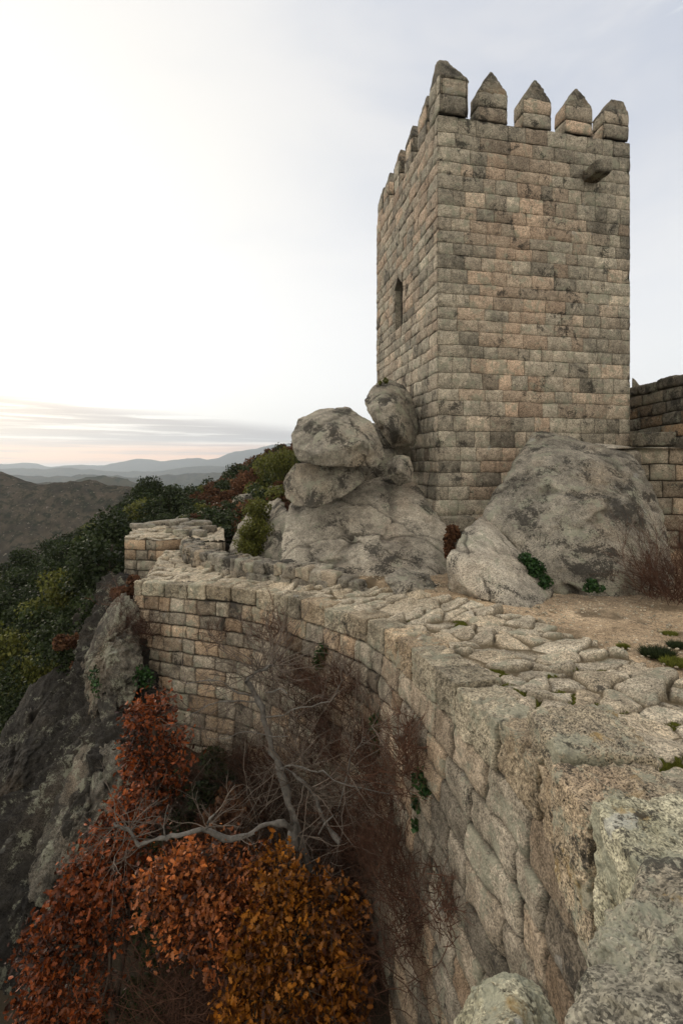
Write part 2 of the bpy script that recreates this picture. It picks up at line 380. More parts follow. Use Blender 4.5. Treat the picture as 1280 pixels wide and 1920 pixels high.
# ------------------------------------------------------------------ near terrain from scattered heights
tp = np.array([(-1, 3, -9.5), (-1.5, 7, -9.2), (-3.5, 10, -8.6), (-6, 8, -11), (-9, 5, -14), (-11, 11, -12), (-9, 15.5, -6.8), (-8, 18, -5.6), (-9.5, 22, -5.2),
 (-13.6, 25, -10.5), (-14, 19, -12.5), (-24, 26, -19), (-30, 42, -18), (-40, 57, -19.5), (-47, 76, -19.5), (-37, 92, -11), (-28, 82, -7.5), (-19, 82, -4.4), (-7, 62, .8),
 (-7, 36, -3.2), (-9, 29, -3.8), (-6.2, 22, -4), (-3.8, 16.5, -4.2), (-14.5, 45, -5.0), (-14, 33, -6.5), (-21, 40, -11), (-30, 60, -13), (-45, 150, -34), (-10, 150, -12), (-85, 90, -45), (-80, 50, -45),
 (-60, 20, -42), (-35, 8, -30), (-20, 2, -24), (-20, -15, -22), (-140, 40, -60), (-140, 160, -75), (0, 240, -28), (60, 220, -12), (-90, 230, -60),
 (2.5, 12, -3.6), (8, 10, -3.4), (20, 10, -3.1), (12, 25, -2), (30, 60, -.5), (60, 100, -3), (60, 20, -3), (5, 4, -3.4), (12, 3, -3.2), (5, -8, -3.6), (25, -15, -5), (0, -6, -7), (-3, -10, -10), (3, 22, -2), (0, 40, .2), (10, 70, 3)], float)
def tps_fit(q, z, lam=.0):
    n = len(q); d = np.linalg.norm(q[:, None]-q[None], axis=2)+1e-9; K = d  # linear biharmonic kernel: no overshoot
    A = np.zeros((n+1, n+1)); A[:n, :n] = K+lam*np.eye(n); A[:n, n] = 1; A[n, :n] = 1
    w = np.linalg.solve(A, np.r_[z, 0]); return w
_tw = tps_fit(tp[:, :2], tp[:, 2])
def terr(X, Y):
    q = np.stack([X, Y], -1); d = np.linalg.norm(q[..., None, :]-tp[:, :2], axis=-1)+.3
    z = d@_tw[:-1]+_tw[-1]
    p = np.stack([X, Y, X*0], -1)
    return z+fbm(p*.35, 4, 2)*.35+fbm(p*.06, 2, 8)*np.clip((np.hypot(X, Y)-25)*.05, 0, 2.5)
gx = np.r_[np.linspace(-150, -50, 60), np.linspace(-49, -10, 110), np.linspace(-9.8, 12, 110), np.linspace(12.5, 70, 60)]
gy = np.r_[np.linspace(-25, 0, 30), np.linspace(.3, 30, 110), np.linspace(30.5, 100, 140), np.linspace(102, 250, 70)]
GX, GY = np.meshgrid(gx, gy, indexing='ij'); GZ = terr(GX, GY)
tag(mesh_obj('hillside', np.stack([GX, GY, GZ], -1).reshape(-1, 3), [gridf(len(gx), len(gy))], M_EARTH), kind='structure')

# ------------------------------------------------------------------ far land
def far_mat(name, cols, scale, spots=None):
    m = bpy.data.materials.new(name); m.use_nodes = True; t = NT(m.node_tree)
    pos = t.n('ShaderNodeNewGeometry').outputs['Position']
    c = t.mix(t.step(t.noise(pos, scale, 7, .65), .35, .65), cols[0], cols[1])
    c = t.mix(t.step(t.noise(pos, scale*3.3, 6, .7), .48, .60), c, cols[2])
    if spots: c = t.mix(t.step(t.noise(pos, scale*7, 5, .75), .60, .66), c, spots)
    bs = t.n('ShaderNodeBsdfPrincipled', i={'Base Color': c, 'Roughness': 1.0, 'Specular IOR Level': 0.0})
    t.n('ShaderNodeOutputMaterial', i={0: bs.outputs[0]}); return m
M_HILL = far_mat('heath_hill', ((.030, .026, .019), (.070, .056, .040), (.018, .021, .012)), .035, (.16, .14, .115))
M_HILL2 = far_mat('wooded_ridge', ((.035, .035, .025), (.06, .055, .035), (.02, .026, .016)), .006)
M_VALL = far_mat('valley_fields', ((.05, .06, .04), (.10, .10, .07), (.03, .04, .025)), .0012, (.30, .29, .26))
def ridge_mesh(name, prof, Y0, depth, zb, mat, amp, freq, seed, nx=220, ny=40, front=.55):
    prof = np.array(prof, float); X = np.linspace(prof[0, 0], prof[-1, 0], nx); xs = (X-CX)/F*Y0
    zt = (HZ-np.interp(X, prof[:, 0], prof[:, 1]))/F*Y0
    v = np.linspace(-1, 1, ny); XX, VV = np.meshgrid(xs, v, indexing='ij')
    YY = Y0+VV*depth; ZZ = zb+(zt[:, None]-zb)*np.exp(-(np.abs(VV)**1.6)*2.6)
    XX = XX*(1+0*VV)
    p = np.stack([XX, YY, ZZ], -1)
    n = fbm(p*freq, 6, seed, .55)*amp; n -= 0
    ZZ = ZZ+n*np.clip(1.2-np.abs(VV)*.4, 0, 1)
    return tag(mesh_obj(name, np.stack([XX, YY, ZZ], -1).reshape(-1, 3), [gridf(nx, ny)], mat), kind='structure')
ridge_mesh('rocky_hill', [(-420, 860), (-150, 868), (0, 889), (30, 892), (60, 900), (110, 908), (170, 905), (215, 912), (255, 918), (300, 934), (360, 960), (460, 1010)], 620, 420, -260, M_HILL, 10, .012, 3, 320, 170)
ridge_mesh('wooded_hill', [(-300, 918), (0, 908), (60, 903), (110, 897), (170, 899), (250, 906), (330, 918), (450, 920), (650, 914)], 1900, 900, -420, M_HILL2, 40, .004, 5, 300, 80)
ridge_mesh('low_ridge', [(-400, 898), (0, 896), (200, 893), (330, 899), (420, 886), (520, 884), (700, 880)], 4300, 1200, -430, M_HILL2, 60, .0018, 6)
ridge_mesh('blue_mountain', [(-500, 872), (0, 869), (90, 872), (200, 871), (260, 862), (300, 863), (350, 856), (390, 860), (440, 848), (500, 840), (560, 828), (640, 820), (760, 830), (1200, 850)], 11500, 2500, -440, M_HILL2, 110, .0007, 7, 300, 50)
ridge_mesh('mountain_shoulder', [(-300, 884), (100, 883), (300, 880), (380, 876), (430, 872), (500, 862), (560, 855), (700, 850), (1200, 860)], 7600, 1500, -440, M_HILL2, 70, .001, 9, 300, 50)
vx = np.linspace(-14500, 14500, 90); vy = np.linspace(-2500, 14500, 90); VX, VY = np.meshgrid(vx, vy, indexing='ij')
VZ = -420+fbm(np.stack([VX, VY, VX*0], -1)*.0006, 4, 1)*25
tag(mesh_obj('valley_floor', np.stack([VX, VY, VZ], -1).reshape(-1, 3), [gridf(90, 90)], M_VALL), kind='structure')

# ------------------------------------------------------------------ tower
TA = np.array([2.80, 14.0]); TB = np.array([9.17, 15.26]); e1 = (TB-TA)/np.linalg.norm(TB-TA); LF = float(np.linalg.norm(TB-TA))
e2 = np.array([-e1[1], e1[0]]); LS = 6.70; TZ0, TZ1 = -2.6, 10.2
TOP = thing('castle_tower', 'square granite keep with pointed battlements standing on boulders', 'tower', (TA[0]+3, TA[1]+4, TZ0))
rs = np.random.RandomState(11)
WIN = (3.22, 4.06, 5.0, 6.85)
crs = split_courses(TZ0, TZ1, .34, .48, rs, (WIN[2], WIN[3]))
def v3(q, z=0): return np.array([q[0], q[1], z])
A3, B3 = v3(TA), v3(TB); E1, E2 = v3(e1), v3(e2)
acc = Acc()
cw = lambda s, h: .42*math.exp(-((s-LF*.42)/1.5)**2)-.25*(s < .9)-.15*(h > 9)
# the base courses step out a little at the foot
def step_fn(o, ds, dn, L_):
    base = plane_fn(o, ds, dn)
    def fn(s, h):
        off = .08*sstep(-h, .45, .55)+.06*sstep(-h, 1.15, 1.22); Lx = L_
        p, n = base(s+off*(2*s/Lx-1), h); return p+n*off[..., None], n
    return fn
masonry(acc, step_fn(A3, E1, -E2, LF), LF, crs, 21, warmf=cw, relief=.010, nint=(4, 2), bevel=.016, depth=.020, wob=.016, bw=(.36, .85), jt=.6, var=.17)
masonry(acc, step_fn(A3+E2*LS, -E2, -E1, LS), LS, crs, 22, holes=[(LS-WIN[1], LS-WIN[0], WIN[2], WIN[3])], warmf=lambda s, h: .25*(h > 5), relief=.026, rough=.018, nint=(4, 3), bw=(.35, .8), bevel=.018, depth=.028, jt=.7, var=.17)
masonry(acc, plane_fn(A3+E1*LF, E2, E1), LS, crs, 23, nint=(2, 1))
masonry(acc, plane_fn(A3+E1*LF+E2*LS, -E1, E2), LF, crs, 24, nint=(2, 1))
acc.build('wall', M_TOWER, TOP)
acc = Acc(); q = [A3, A3+E1*LF, A3+E1*LF+E2*LS, A3+E2*LS]
acc.add([p+[0, 0, TZ1-.03] for p in q], [[[0, 1, 2, 3]]]); acc.build('roof', M_CAP, TOP, smooth=False)
# merlons with pointed copings
def merlon(c, ax, ay, w, d, hb, hp, apex=(0, 0), seed=0, tw=.03):
    """c base centre, ax/ay unit axes, full width w along ax and depth d along ay"""
    rs = np.random.RandomState(seed); c = np.array(c, float); acc = Acc()
    hs = [0, hb*rs.uniform(.46, .56), hb]
    for sg in (1, -1):
        masonry(acc, plane_fn(c-ax*w/2*sg-ay*d/2*sg, ax*sg, -ay*sg), w, hs, seed*7+sg+3, bw=(.55, 1.1), nint=(3, 2), relief=.03)
        masonry(acc, plane_fn(c-ax*w/2*sg+ay*d/2*sg, -ay*sg, -ax*sg), d, hs, seed*7+sg+5, bw=(.35, .8), nint=(3, 2), relief=.03)
    m = acc.build('merlon', M_TOWER, TOP)
    m.matrix_parent_inverse.identity()
    cz = c+[0, 0, hb-.05]; ap = cz+[0, 0, hp]+ax*apex[0]+ay*apex[1]; g = .0
    pts = box_pts(cz+[0, 0, .0], ax*(w/2+g), ay*(d/2+g), np.array([0, 0, .035]))+[ap+ax*tw+ay*.10, ap-ax*tw+ay*.10, ap+ax*tw-ay*.10, ap-ax*tw-ay*.10]
    V, Fc, T = rock_verts(hull_planes(pts), k=4, soft=60, amp=.03, freq=3, seed=seed, crack=.4, cuts=0)
    V = V-np.array(TOP.location)
    k = mesh_obj('coping', V, [Fc], M_CAP, None, T); k.parent = m
D = .55
for k in range(5):
    w = 1.06; s = [.46, 1.76, 3.225, 4.66, 6.0][k]
    hb = [1.04, .90, .88, .86, .84][k]; hp = [.72, .82, .80, .76, .58][k]
    if k == 0: merlon(A3+E1*s+E2*D*.5+[0, 0, TZ1], E1, E2, .92, .8, hb+.05, hp, (-.24, 0), 40, .14)
    else: merlon(A3+E1*s+E2*D*.5+[0, 0, TZ1+.02*k], E1, E2, w*(.86 if k == 4 else .9), D, hb, hp, (.05 if k < 4 else .16, 0), 40+k, .03 if k < 4 else .20)
for k in range(1, 6):
    s = LS*k/5; s = min(s, LS-.45)
    merlon(A3+E2*s+E1*D*.5+[0, 0, TZ1-.05], E2, E1, .74, D*.9, [1.05, 1.02, 1.05, .98, .9][k-1], .62, (0, 0), 60+k)
for k in range(1, 4): merlon(A3+E2*LS-E2*D*.5+E1*LF*k/4+[0, 0, TZ1-.03], E1, E2, .8, D*.9, .85, .5, (0, 0), 70+k)
for k in range(1, 6): merlon(A3+E1*(LF-D*.5)+E2*min(LS*k/5, LS-.45)+[0, 0, TZ1-.03], E2, E1, .8, D*.9, .85, .5, (0, 0), 80+k)
# window slit: shallow pointed reveal, closed by a panel coloured near-black as its shade
acc = Acc(); nE = -E1
def wp(s, z, dd): return A3+E2*s-nE*dd+[0, 0, z]
a, b, z0, z1 = WIN; mid = (a+b)/2
outl = [(a, z0), (b, z0), (b, z1-.35), (mid, z1), (a, z1-.35)]
fr = [wp(s, z, -.0) for s, z in outl]; bk = [wp(s, z, .24) for s, z in outl]
V = fr+bk; n = 5
acc.add(V, [[[i, (i+1) % n, n+(i+1) % n, n+i] for i in range(n)], ], (.4, .4, 0)); acc.build('window_reveal', M_TOWER, TOP, False)
acc = Acc(); acc.add([wp(a-.05, z0-.05, .23), wp(b+.05, z0-.05, .23), wp(b+.05, z1+.05, .23), wp(a-.05, z1+.05, .23)], [[[0, 1, 2, 3]]]); acc.build('window_dark_panel', M_WINSHADE, TOP, False)  # flat dark panel stands in for the unlit inside
for sg in (0, 1):
    e = a if sg == 0 else b
    tri = [(e, z1-.36), (mid, z1), (e, z1)]
    V = [wp(s, z, -.035) for s, z in tri]+[wp(s, z, .3) for s, z in tri]
    acc = Acc(); acc.add(V, [[[0, 1, 2], [3, 4, 5]]]); acc.add(V, [[[0, 1, 4, 3], [1, 2, 5, 4], [2, 0, 3, 5]]]); acc.build('lintel_stone', M_TOWER, TOP, False)
# stone spout
sc_ = A3+E1*5.05+[0, 0, 8.95]
V, Fc, T = rock_verts(hull_planes(box_pts(sc_-E2*.22, E1*.24, E2*.40, np.array([0, 0, .17]))+[sc_-E2*.5+[0, 0, .16]]), k=4, soft=60, amp=.02, freq=3, seed=5, cuts=0)
mesh_obj('stone_spout', V, [Fc], M_CAP, TOP, T)
# plinth stone at the corner foot
rs = np.random.RandomState(5)
for (s, w, z, dz, pr) in [(.48, .52, -1.73, .21, .24), (1.42, .40, -1.75, .20, .20), (2.3, .46, -1.72, .22, .20)]:
    V, Fc, T = rock_verts(hull_planes(box_pts(A3+E1*s-E2*(pr-.2)+[0, 0, z], E1*w, E2*.32, np.array([0, 0, dz]), .02, rs)), k=5, soft=34, amp=.03, freq=2.5, seed=int(s*9))
    mesh_obj('plinth_stone', V, [Fc], M_TOWER, TOP, T)

# ------------------------------------------------------------------ wall-walk line: outer and inner edges
ST = np.array([  # outer x,y,z   inner x,y,z
 (1.45, .2, -2.1, 5.2, .2, -2.15), (1.45, 1.3, -2.12, 5.0, 1.2, -2.18), (1.42, 2.6, -2.15, 4.6, 2.5, -2.22), (1.34, 3.6, -2.16, 4.2, 3.7, -2.28), (1.20, 4.3, -2.22, 3.9, 4.6, -2.32), (.97, 5.75, -2.38, 3.55, 5.8, -2.40),
 (.52, 7.8, -2.66, 3.15, 7.6, -2.50), (-.55, 9.6, -2.88, 2.2, 9.3, -2.60), (-2.2, 11.35, -3.02, .3, 11.4, -2.86), (-4.0, 12.25, -3.12, -1.9, 13.0, -3.02), (-5.6, 13.0, -3.20, -3.1, 14.2, -3.12),
 (-6.0, 14.6, -3.22, -4.1, 15.3, -3.18), (-6.4, 16.2, -3.22, -4.9, 16.5, -3.2), (-6.8, 17.9, -3.22, -5.4, 17.7, -3.2)])
OUT = ST[:, :3]; INN = ST[:, 3:]
def resample(Q, n, corner=None):
    d = np.r_[0, np.cumsum(np.linalg.norm(np.diff(Q, axis=0), axis=1))]; s = np.linspace(0, d[-1], n)
    return np.stack([np.interp(s, d, Q[:, k]) for k in range(Q.shape[1])], -1), s
# smooth the first (long) run only; the corner at station 10 stays sharp
RUN = spline(OUT[:11], 200)
# paving mesh
nU, nV = 1000, 120
d = np.r_[0, np.cumsum(np.linalg.norm(np.diff((OUT+INN)/2, axis=0), axis=1))]
su = np.concatenate([np.linspace(0, d[8], 720), np.linspace(d[8], d[-1], 281)[1:]])
O = np.stack([np.interp(su, d, OUT[:, k]) for k in range(3)], -1); I = np.stack([np.interp(su, d, INN[:, k]) for k in range(3)], -1)
O2 = O.copy(); I2 = I.copy()
v = np.linspace(0, 1, nV)
wI = I2-O2; O2 = O2+wI/np.linalg.norm(wI, axis=1)[:, None]*.22
PV = O2[:, None]*(1-v)[None, :, None]+I2[:, None]*v[None, :, None]
def voro(p, cell, seed, jit=.85):
    c = p/cell; i = np.floor(c).astype(int); rs = np.random.RandomState(seed); tab = rs.rand(512, 512, 4)
    best = np.full(p.shape[0], 9.); sec = best.copy(); idx = np.zeros((p.shape[0], 2), int); cen = np.zeros((p.shape[0], 2))
    for dx in (-2, -1, 0, 1, 2):
        for dy in (-2, -1, 0, 1, 2):
            j = i+[dx, dy]; r = tab[j[:, 0] & 511, j[:, 1] & 511]; q = j+.5+(r[:, :2]-.5)*jit; dd = np.linalg.norm(q-c, axis=1)
            m = dd < best; sec = np.where(m, best, np.minimum(sec, dd)); best = np.where(m, dd, best)
            idx[m] = j[m]; cen[m] = q[m]
    return best, sec, tab[idx[:, 0] & 511, idx[:, 1] & 511], cen*cell
def flagstones(Pp, cell=(.54, .32), seed=4, amp=.055, ang=.5):
    p = Pp.reshape(-1, 3); xy = p[:, :2].copy(); w = fbm(np.c_[xy*1.3, xy[:, :1]*0], 3, seed)
    w2 = fbm(np.c_[xy*1.3, xy[:, :1]*0+5], 3, seed+2); q = xy+np.c_[w, w2]*.14
    c, s = math.cos(ang), math.sin(ang); q = q@np.array([[c, -s], [s, c]])
    b, se, rnd, cen = voro(q, np.array(cell), seed)
    e = se-b; dome = .74*sstep(e, .03, .11)+.26*sstep(e, .06, .35)
    tilt = ((q-cen)*(rnd[:, 2:4]-.5)).sum(1)*.55
    n3 = np.c_[p[:, :2]*3, rnd[:, 0]*20]
    h = dome*(amp*(.45+.9*rnd[:, 1]))+dome*tilt+(fbm(n3*.7, 5, 3)*.042+np.abs(fbm(n3*1.7, 4, 6))*.022)*dome+(rnd[:, 2]-.5)*.05*dome+fbm(np.c_[p[:, :2]*1.1, p[:, 0]*0], 3, 9)*.05
    T = np.c_[.38+.34*rnd[:, 0], rnd[:, 3]*.9, (1-sstep(e, .03, .12))*.95]
    out = p.copy(); out[:, 2] += h-.02
    return out, T
V, T = flagstones(PV)
vv = np.tile(v, len(su)); V[:, 2] = V[:, 2]*1.0-.06*(1-sstep(vv, 0, .07)); V_path, T_path = V, T
MS = Acc(); MS.add(V, [gridf(len(su), nV)], T)
path = MS.build('paved_path', M_PAVE); tag(path, kind='structure')

# ------------------------------------------------------------------ curtain wall
CW = thing('curtain_wall', 'long granite curtain wall dropping into the gully with the paved walk on top', 'wall', (0, 8, -9.5))
BZ = 9.5
def poly_fn(Q, batter=.05, top=.0):
    Q = np.asarray(Q, float); d = np.r_[0, np.cumsum(np.linalg.norm(np.diff(Q[:, :2], axis=0), axis=1))]
    tg = np.gradient(Q[:, :2], axis=0); tg /= np.linalg.norm(tg, axis=1)[:, None]; nn = np.c_[-tg[:, 1], tg[:, 0]]
    def fn(s, h):
        x = np.interp(s, d, Q[:, 0]); y = np.interp(s, d, Q[:, 1]); z = np.interp(s, d, Q[:, 2]); nx = np.interp(s, d, nn[:, 0]); ny = np.interp(s, d, nn[:, 1])
        L = np.hypot(nx, ny); nx, ny = nx/L, ny/L; off = -h*batter
        p = np.stack([x+nx*off, y+ny*off, z+h+top], -1); N = np.stack([nx, ny, 0*nx], -1); return p, N
    return fn, d[-1]
rs = np.random.RandomState(2)
cz = [-BZ]
while cz[-1] < -.36: cz.append(cz[-1]+rs.uniform(.30, .43))
cz = list(np.array(cz)*(BZ-.30)/(BZ+cz[-1]) if False else np.interp(cz, [cz[0], cz[-1]], [-BZ, -.32]))
fn, LL = poly_fn(RUN)
acc = Acc(); masonry(acc, fn, LL, cz, 31, bw=(.34, .74), relief=.020, rough=.018, nint=(8, 6), bevel=.027, depth=.065, wob=.018, var=.30, jt=1.0)
END = spline(OUT[10:], 40); fn2, L2 = poly_fn(END)
masonry(acc, fn2, L2, cz, 32, nint=(3, 2), relief=.04)
acc.build('wall_face', M_WALL, CW)
# coping course: single stones along the outer edge
fT, _ = poly_fn(RUN, 0)
s = .0; k = 0; rs = np.random.RandomState(8)
darr = np.r_[0, np.cumsum(np.linalg.norm(np.diff(RUN[:, :2], axis=0), axis=1))]
def s_at_y(y): return float(np.interp(y, RUN[:, 1], darr))
s_blk0, s_blk1 = s_at_y(2.0), s_at_y(3.5); s_step = s_at_y(11.35)
while s < LL-.25:
    w = rs.uniform(.5, .9)
    if s+w > LL-.2: w = LL-s
    smid = s+w/2
    p, N = fT(np.array([smid]), np.array([0.])); p = p[0]; N = N[0]; tg = np.array([N[1], -N[0], 0])
    p2, _ = fT(np.array([s, s+w]), np.array([0., 0.])); tg = (p2[1]-p2[0])
    tg /= np.linalg.norm(tg)
    if True:
        up = .10 if smid < s_step else .05; dep = rs.uniform(.20, .27)
        hz = (.315+up)/2; up2 = up+rs.uniform(-.02, .03)
        c = p-N*(dep-.035)+[0, 0, up2-hz]
        near = smid < s_at_y(7)
        V, Fc, T = rock_verts(hull_planes(box_pts(c, tg*(w/2-.016), N*dep, np.array([0, 0, hz]), .014, rs)), k=6 if near else 5, soft=60, amp=.028, freq=3.2, seed=k, crack=.5, fine=.7, cuts=1, grow=1.0)
        T[:, 0] += rs.normal()*.12; T[:, 1] = rs.rand()*.9
        mesh_obj('coping_stone', V, [Fc], M_COPE, CW, T)
    s += w; k += 1
# wall core under the paving (so that nothing is open from the side)
acc = Acc(); n = len(O)
for Q in (I,):
    Vv = np.concatenate([Q+[0, 0, -.03], Q+[0, 0, -1.6]]); f = np.arange(n-1); acc.add(Vv, [np.c_[f, f+1, f+1+n, f+n]], (.5, .4, 0))
acc.build('inner_face', M_WALL, CW)

# ------------------------------------------------------------------ foreground parapet blocks and boulders
def blk(name, pts, label=None, mat=M_NEAR, k=7, soft=24, amp=.03, freq=3.2, seed=0, parent=None, cat='stone', group=None, **kw):
    o = rock(name, pts, mat, parent, k=k, soft=soft, amp=amp, freq=freq, seed=seed, **kw)
    if label: tag(o, label, cat, group)
    return o
G3 = 'big rough stones at the near end of the wall'
rs = np.random.RandomState(4)
def ab(x0, x1, y0, y1, z0, z1): return box_pts(((x0+x1)/2, (y0+y1)/2, (z0+z1)/2), ((x1-x0)/2, 0, 0), (0, (y1-y0)/2, 0), (0, 0, (z1-z0)/2), .035, rs)
blk('parapet_block', ab(1.38, 1.98, 3.06, 3.57, -2.55, -1.82), 'big squared parapet block with dark crusty lichen, raised above the paving', seed=3, cat='stone block', group=G3, soft=60, fine=.5, cuts=1, amp=.030)
blk('parapet_block', ab(1.34, 1.92, 2.56, 3.00, -2.6, -1.88), 'brown stained parapet block between the crusty block and the pale green one', seed=4, cat='stone block', group=G3, soft=60, fine=.5, cuts=1, amp=.030)
blk('parapet_block', ab(1.32, 2.10, 2.04, 2.50, -2.6, -1.76), 'pale green lichened block at the edge, directly above the huge rock', mat=M_PALE, seed=5, cat='stone block', group=G3, soft=50, fine=.5, cuts=2, amp=.030)
blk('foreground_rock', [P(1190, 1625, 2.0), P(1225, 1590, 2.0), P(1300, 1600, 2.0), P(1420, 1640, 1.95), P(1090, 1822, 1.50), P(1122, 1750, 1.70), P(1040, 1960, 1.35), P(1110, 2200, 1.05), P(1500, 2000, 1.1), P(1500, 1800, 1.4), P(1450, 2300, .95), P(1200, 2200, 1.2), P(1230, 1900, 2.1), P(1100, 2100, 1.9)],
    'huge lichen covered rock with dark moss patches at the near end', mat=M_LICH, seed=6, cat='rock', group=G3, soft=70, amp=.055, freq=2.4, fine=.5, cuts=3, grow=.98)
blk('foreground_boulder', [P(838, 1925, 1.75), P(870, 1862, 1.72), P(935, 1812, 1.75), P(1000, 1838, 1.72), P(1050, 1905, 1.65), P(1085, 2000, 1.6), P(900, 2150, 1.5), P(820, 2050, 1.6), P(1050, 2150, 1.45), P(900, 1950, 1.45), P(980, 1900, 1.48), P(950, 2050, 1.9)],
    'rounded pale green lichened boulder with a smooth crown, bottom of the wall edge', mat=M_PALE, seed=8, cat='boulder', group=G3, soft=12, amp=.03, freq=4)

# ------------------------------------------------------------------ low inner parapet
acc = Acc(); rs = np.random.RandomState(14)
IP = spline([(1.1, 10.7, -2.9), (.25, 11.25, -2.95), (-.6, 11.75, -2.98), (-1.5, 12.35, -3.02), (-2.35, 13.0, -3.08), (-3.15, 13.9, -3.12), (-4.05, 14.9, -3.15), (-4.7, 15.8, -3.15), (-5.3, 17.2, -3.15)], 200)
di = np.r_[0, np.cumsum(np.linalg.norm(np.diff(IP, axis=0), axis=1))]
for course, (zz, hh) in enumerate([(.08, .17), (.36, .16)]):
    for rowo in (-.14, .14):
        s = rs.uniform(0, .1)+(.5 if course else 0)
        while s < di[-1]-.05:
            w = rs.uniform(.24, .46); u = s+w/2
            c = np.array([np.interp(u, di, IP[:, k]) for k in range(3)]); c2 = np.array([np.interp(u+.05, di, IP[:, k]) for k in range(3)])
            tg = c2-c; tg[2] = 0; tg /= np.linalg.norm(tg)+1e-9; nn = np.array([-tg[1], tg[0], 0])
            fade = sstep(u, .0, 2.0)
            c = c+nn*(rowo+.1)+[0, 0, zz-.20*(1-fade)*(1+course)]+rs.normal(size=3)*.015
            pl = hull_planes(box_pts(c, tg*(w/2+.01), nn*.21, np.array([0, 0, hh]), .05, rs))
            V, Fc, T = rock_verts(pl, k=4, soft=11, amp=.04, freq=4, grow=.97, seed=int(s*50)); T[:, 0] = rs.uniform(.15, .7); T[:, 1] = rs.rand()
            acc.add(V, [Fc], T); s += w
o = acc.build('low_parapet', M_BOULD, None, loc=(-2.4, 13, -3.1)); tag(o, 'low curved parapet of rounded rubble stones along the inner side of the walk', 'low wall')

# ------------------------------------------------------------------ bastion at the far end
BA = thing('bastion', 'polygonal stone bastion with paved top at the far end of the wall walk', 'bastion', (-7, 20, -6))
BP = np.array([(-8.45, 18.7), (-7.1, 18.35), (-5.9, 18.7), (-5.25, 18.2), (-4.35, 17.9), (-5.3, 21.6), (-6.9, 23.5), (-8.6, 23.0), (-9.25, 21.3), (-8.45, 18.7)])
zt_ = -2.93
cb = np.interp(np.arange(11), [0, 10], [-3.9, .0])
acc = Acc()
for i in range(len(BP)-1):
    a, b = BP[i], BP[i+1]; d_ = b-a; L = float(np.linalg.norm(d_)); d_ = d_/L
    masonry(acc, plane_fn((a[0], a[1], zt_), (d_[0], d_[1], 0), (d_[1], -d_[0], 0)), L, list(cb), 50+i, nint=(2, 1), relief=.03)
acc.build('wall_face', M_WALL, BA)
nx_, ny_ = 230, 230
X, Y = np.meshgrid(np.linspace(-9.4, -4.2, nx_), np.linspace(17.8, 23.6, ny_), indexing='ij')
def inpoly(x, y, Q):
    r = np.zeros(x.shape, bool)
    for i in range(len(Q)-1):
        (x0, y0), (x1, y1) = Q[i], Q[i+1]
        c = ((y0 > y) != (y1 > y)) & (x < (x1-x0)*(y-y0)/((y1-y0) if y1 != y0 else 1e-9)+x0); r ^= c
    return r
V, T = flagstones(np.stack([X, Y, X*0+zt_-.02], -1), (.6, .42), 9, .07, .2)
f = gridf(nx_, ny_); cen = V[f].mean(1); keep = inpoly(cen[:, 0], cen[:, 1], BP)
Ff = f[keep]; us_, inv = np.unique(Ff, return_inverse=True)
mesh_obj('paved_top', V[us_], [inv.reshape(-1, 4)], M_PAVE, BA, T[us_])
# rim stones on the bastion's edge (the raised step seen from the walk)
rs = np.random.RandomState(19)
heap = [((318, 372), 985, 20.6, .30, .20, .14), ((340, 380), 990, 19.8, .34, .2, .16), ((322, 350), 968, 21.8, .42, .3, .2), ((357, 392), 966, 21.2, .34, .26, .2), ((381, 388), 970, 21.6, .26, .2, .17),
        ((338, 345), 999, 19.6, .28, .18, .14), ((372, 372), 1000, 19.2, .26, .2, .15), ((352, 352), 980, 21.0, .30, .22, .14), ((300, 300), 980, 22.6, .9, .26, .12), ((268, 268), 990, 21.9, .55, .22, .10), ((330, 330), 982, 20.2, .36, .24, .15), ((360, 360), 992, 20.1, .22, .2, .14), ((392, 392), 985, 20.6, .26, .2, .14)]
lab = ['flat grey slab lying among the loose blocks', 'pale cut block near the middle of the loose heap', 'square block standing at the back of the heap', 'tall grey block at the back, right of the square one',
       'small end block at the right back of the heap', 'small squat block at the front of the heap', 'pinkish front block at the right of the heap', 'flat block in the centre of the heap', 'long low kerb stone along the back edge of the bastion',
       'short kerb stone at the left back edge of the bastion', 'pale slab at the left of the heap', 'tiny block between the slabs of the heap', 'block leaning on the far right of the heap']
for i, (xx, py, Yd, ax_, ay_, az_) in enumerate(heap):
    px = (xx[0]+xx[1])/2; c = P(px, py, Yd); c[2] = zt_+az_*(1 if i not in (2, 3) else 1.1)+(.0 if i not in (7,) else .1)
    an = rs.uniform(-.5, .5)+(.45 if i in (8, 9) else 0)
    a1 = np.array([math.cos(an), math.sin(an), rs.uniform(-.12, .12)])*ax_; a2 = np.array([-math.sin(an), math.cos(an), 0])*ay_
    blk('loose_block', box_pts(c, a1, a2, np.array([0, 0, az_]), .04, rs), lab[i]+' on the bastion', M_BOULD, 4, 22, .03, 3, i, None, 'stone block', 'loose stone blocks on the bastion')

# ------------------------------------------------------------------ plaza ground
X, Y = np.meshgrid(np.linspace(-.5, 16, 330), np.linspace(-1, 14.5, 310), indexing='ij')
p = np.stack([X, Y, X*0], -1)
xin = np.interp(Y, INN[:, 1], INN[:, 0])
Z = -2.22-.040*Y+fbm(p*.5, 3, 1)*.05+fbm(p*2.5, 4, 2)*.018+fbm(p*9, 3, 3)*.010+.03*np.clip(X-5, 0, 6)
Z -= .55*sstep(xin-X, -.05, .6)
T = np.stack([.45+fbm(p*.7, 3, 5)*.3, .4+fbm(p*.5, 3, 6)*.5, np.clip(sstep(fbm(p*.9, 5, 12), .18, .6)*.8+.5*sstep(Y, 8.6, 9.6)*sstep(fbm(p*1.3, 3, 8), -.1, .4), 0, 1)], -1)
gf = gridf(330, 310); keep = ((X-xin).ravel()[gf] > -.5).all(1) & ((X-xin).ravel()[gf] > -.5).all(1)
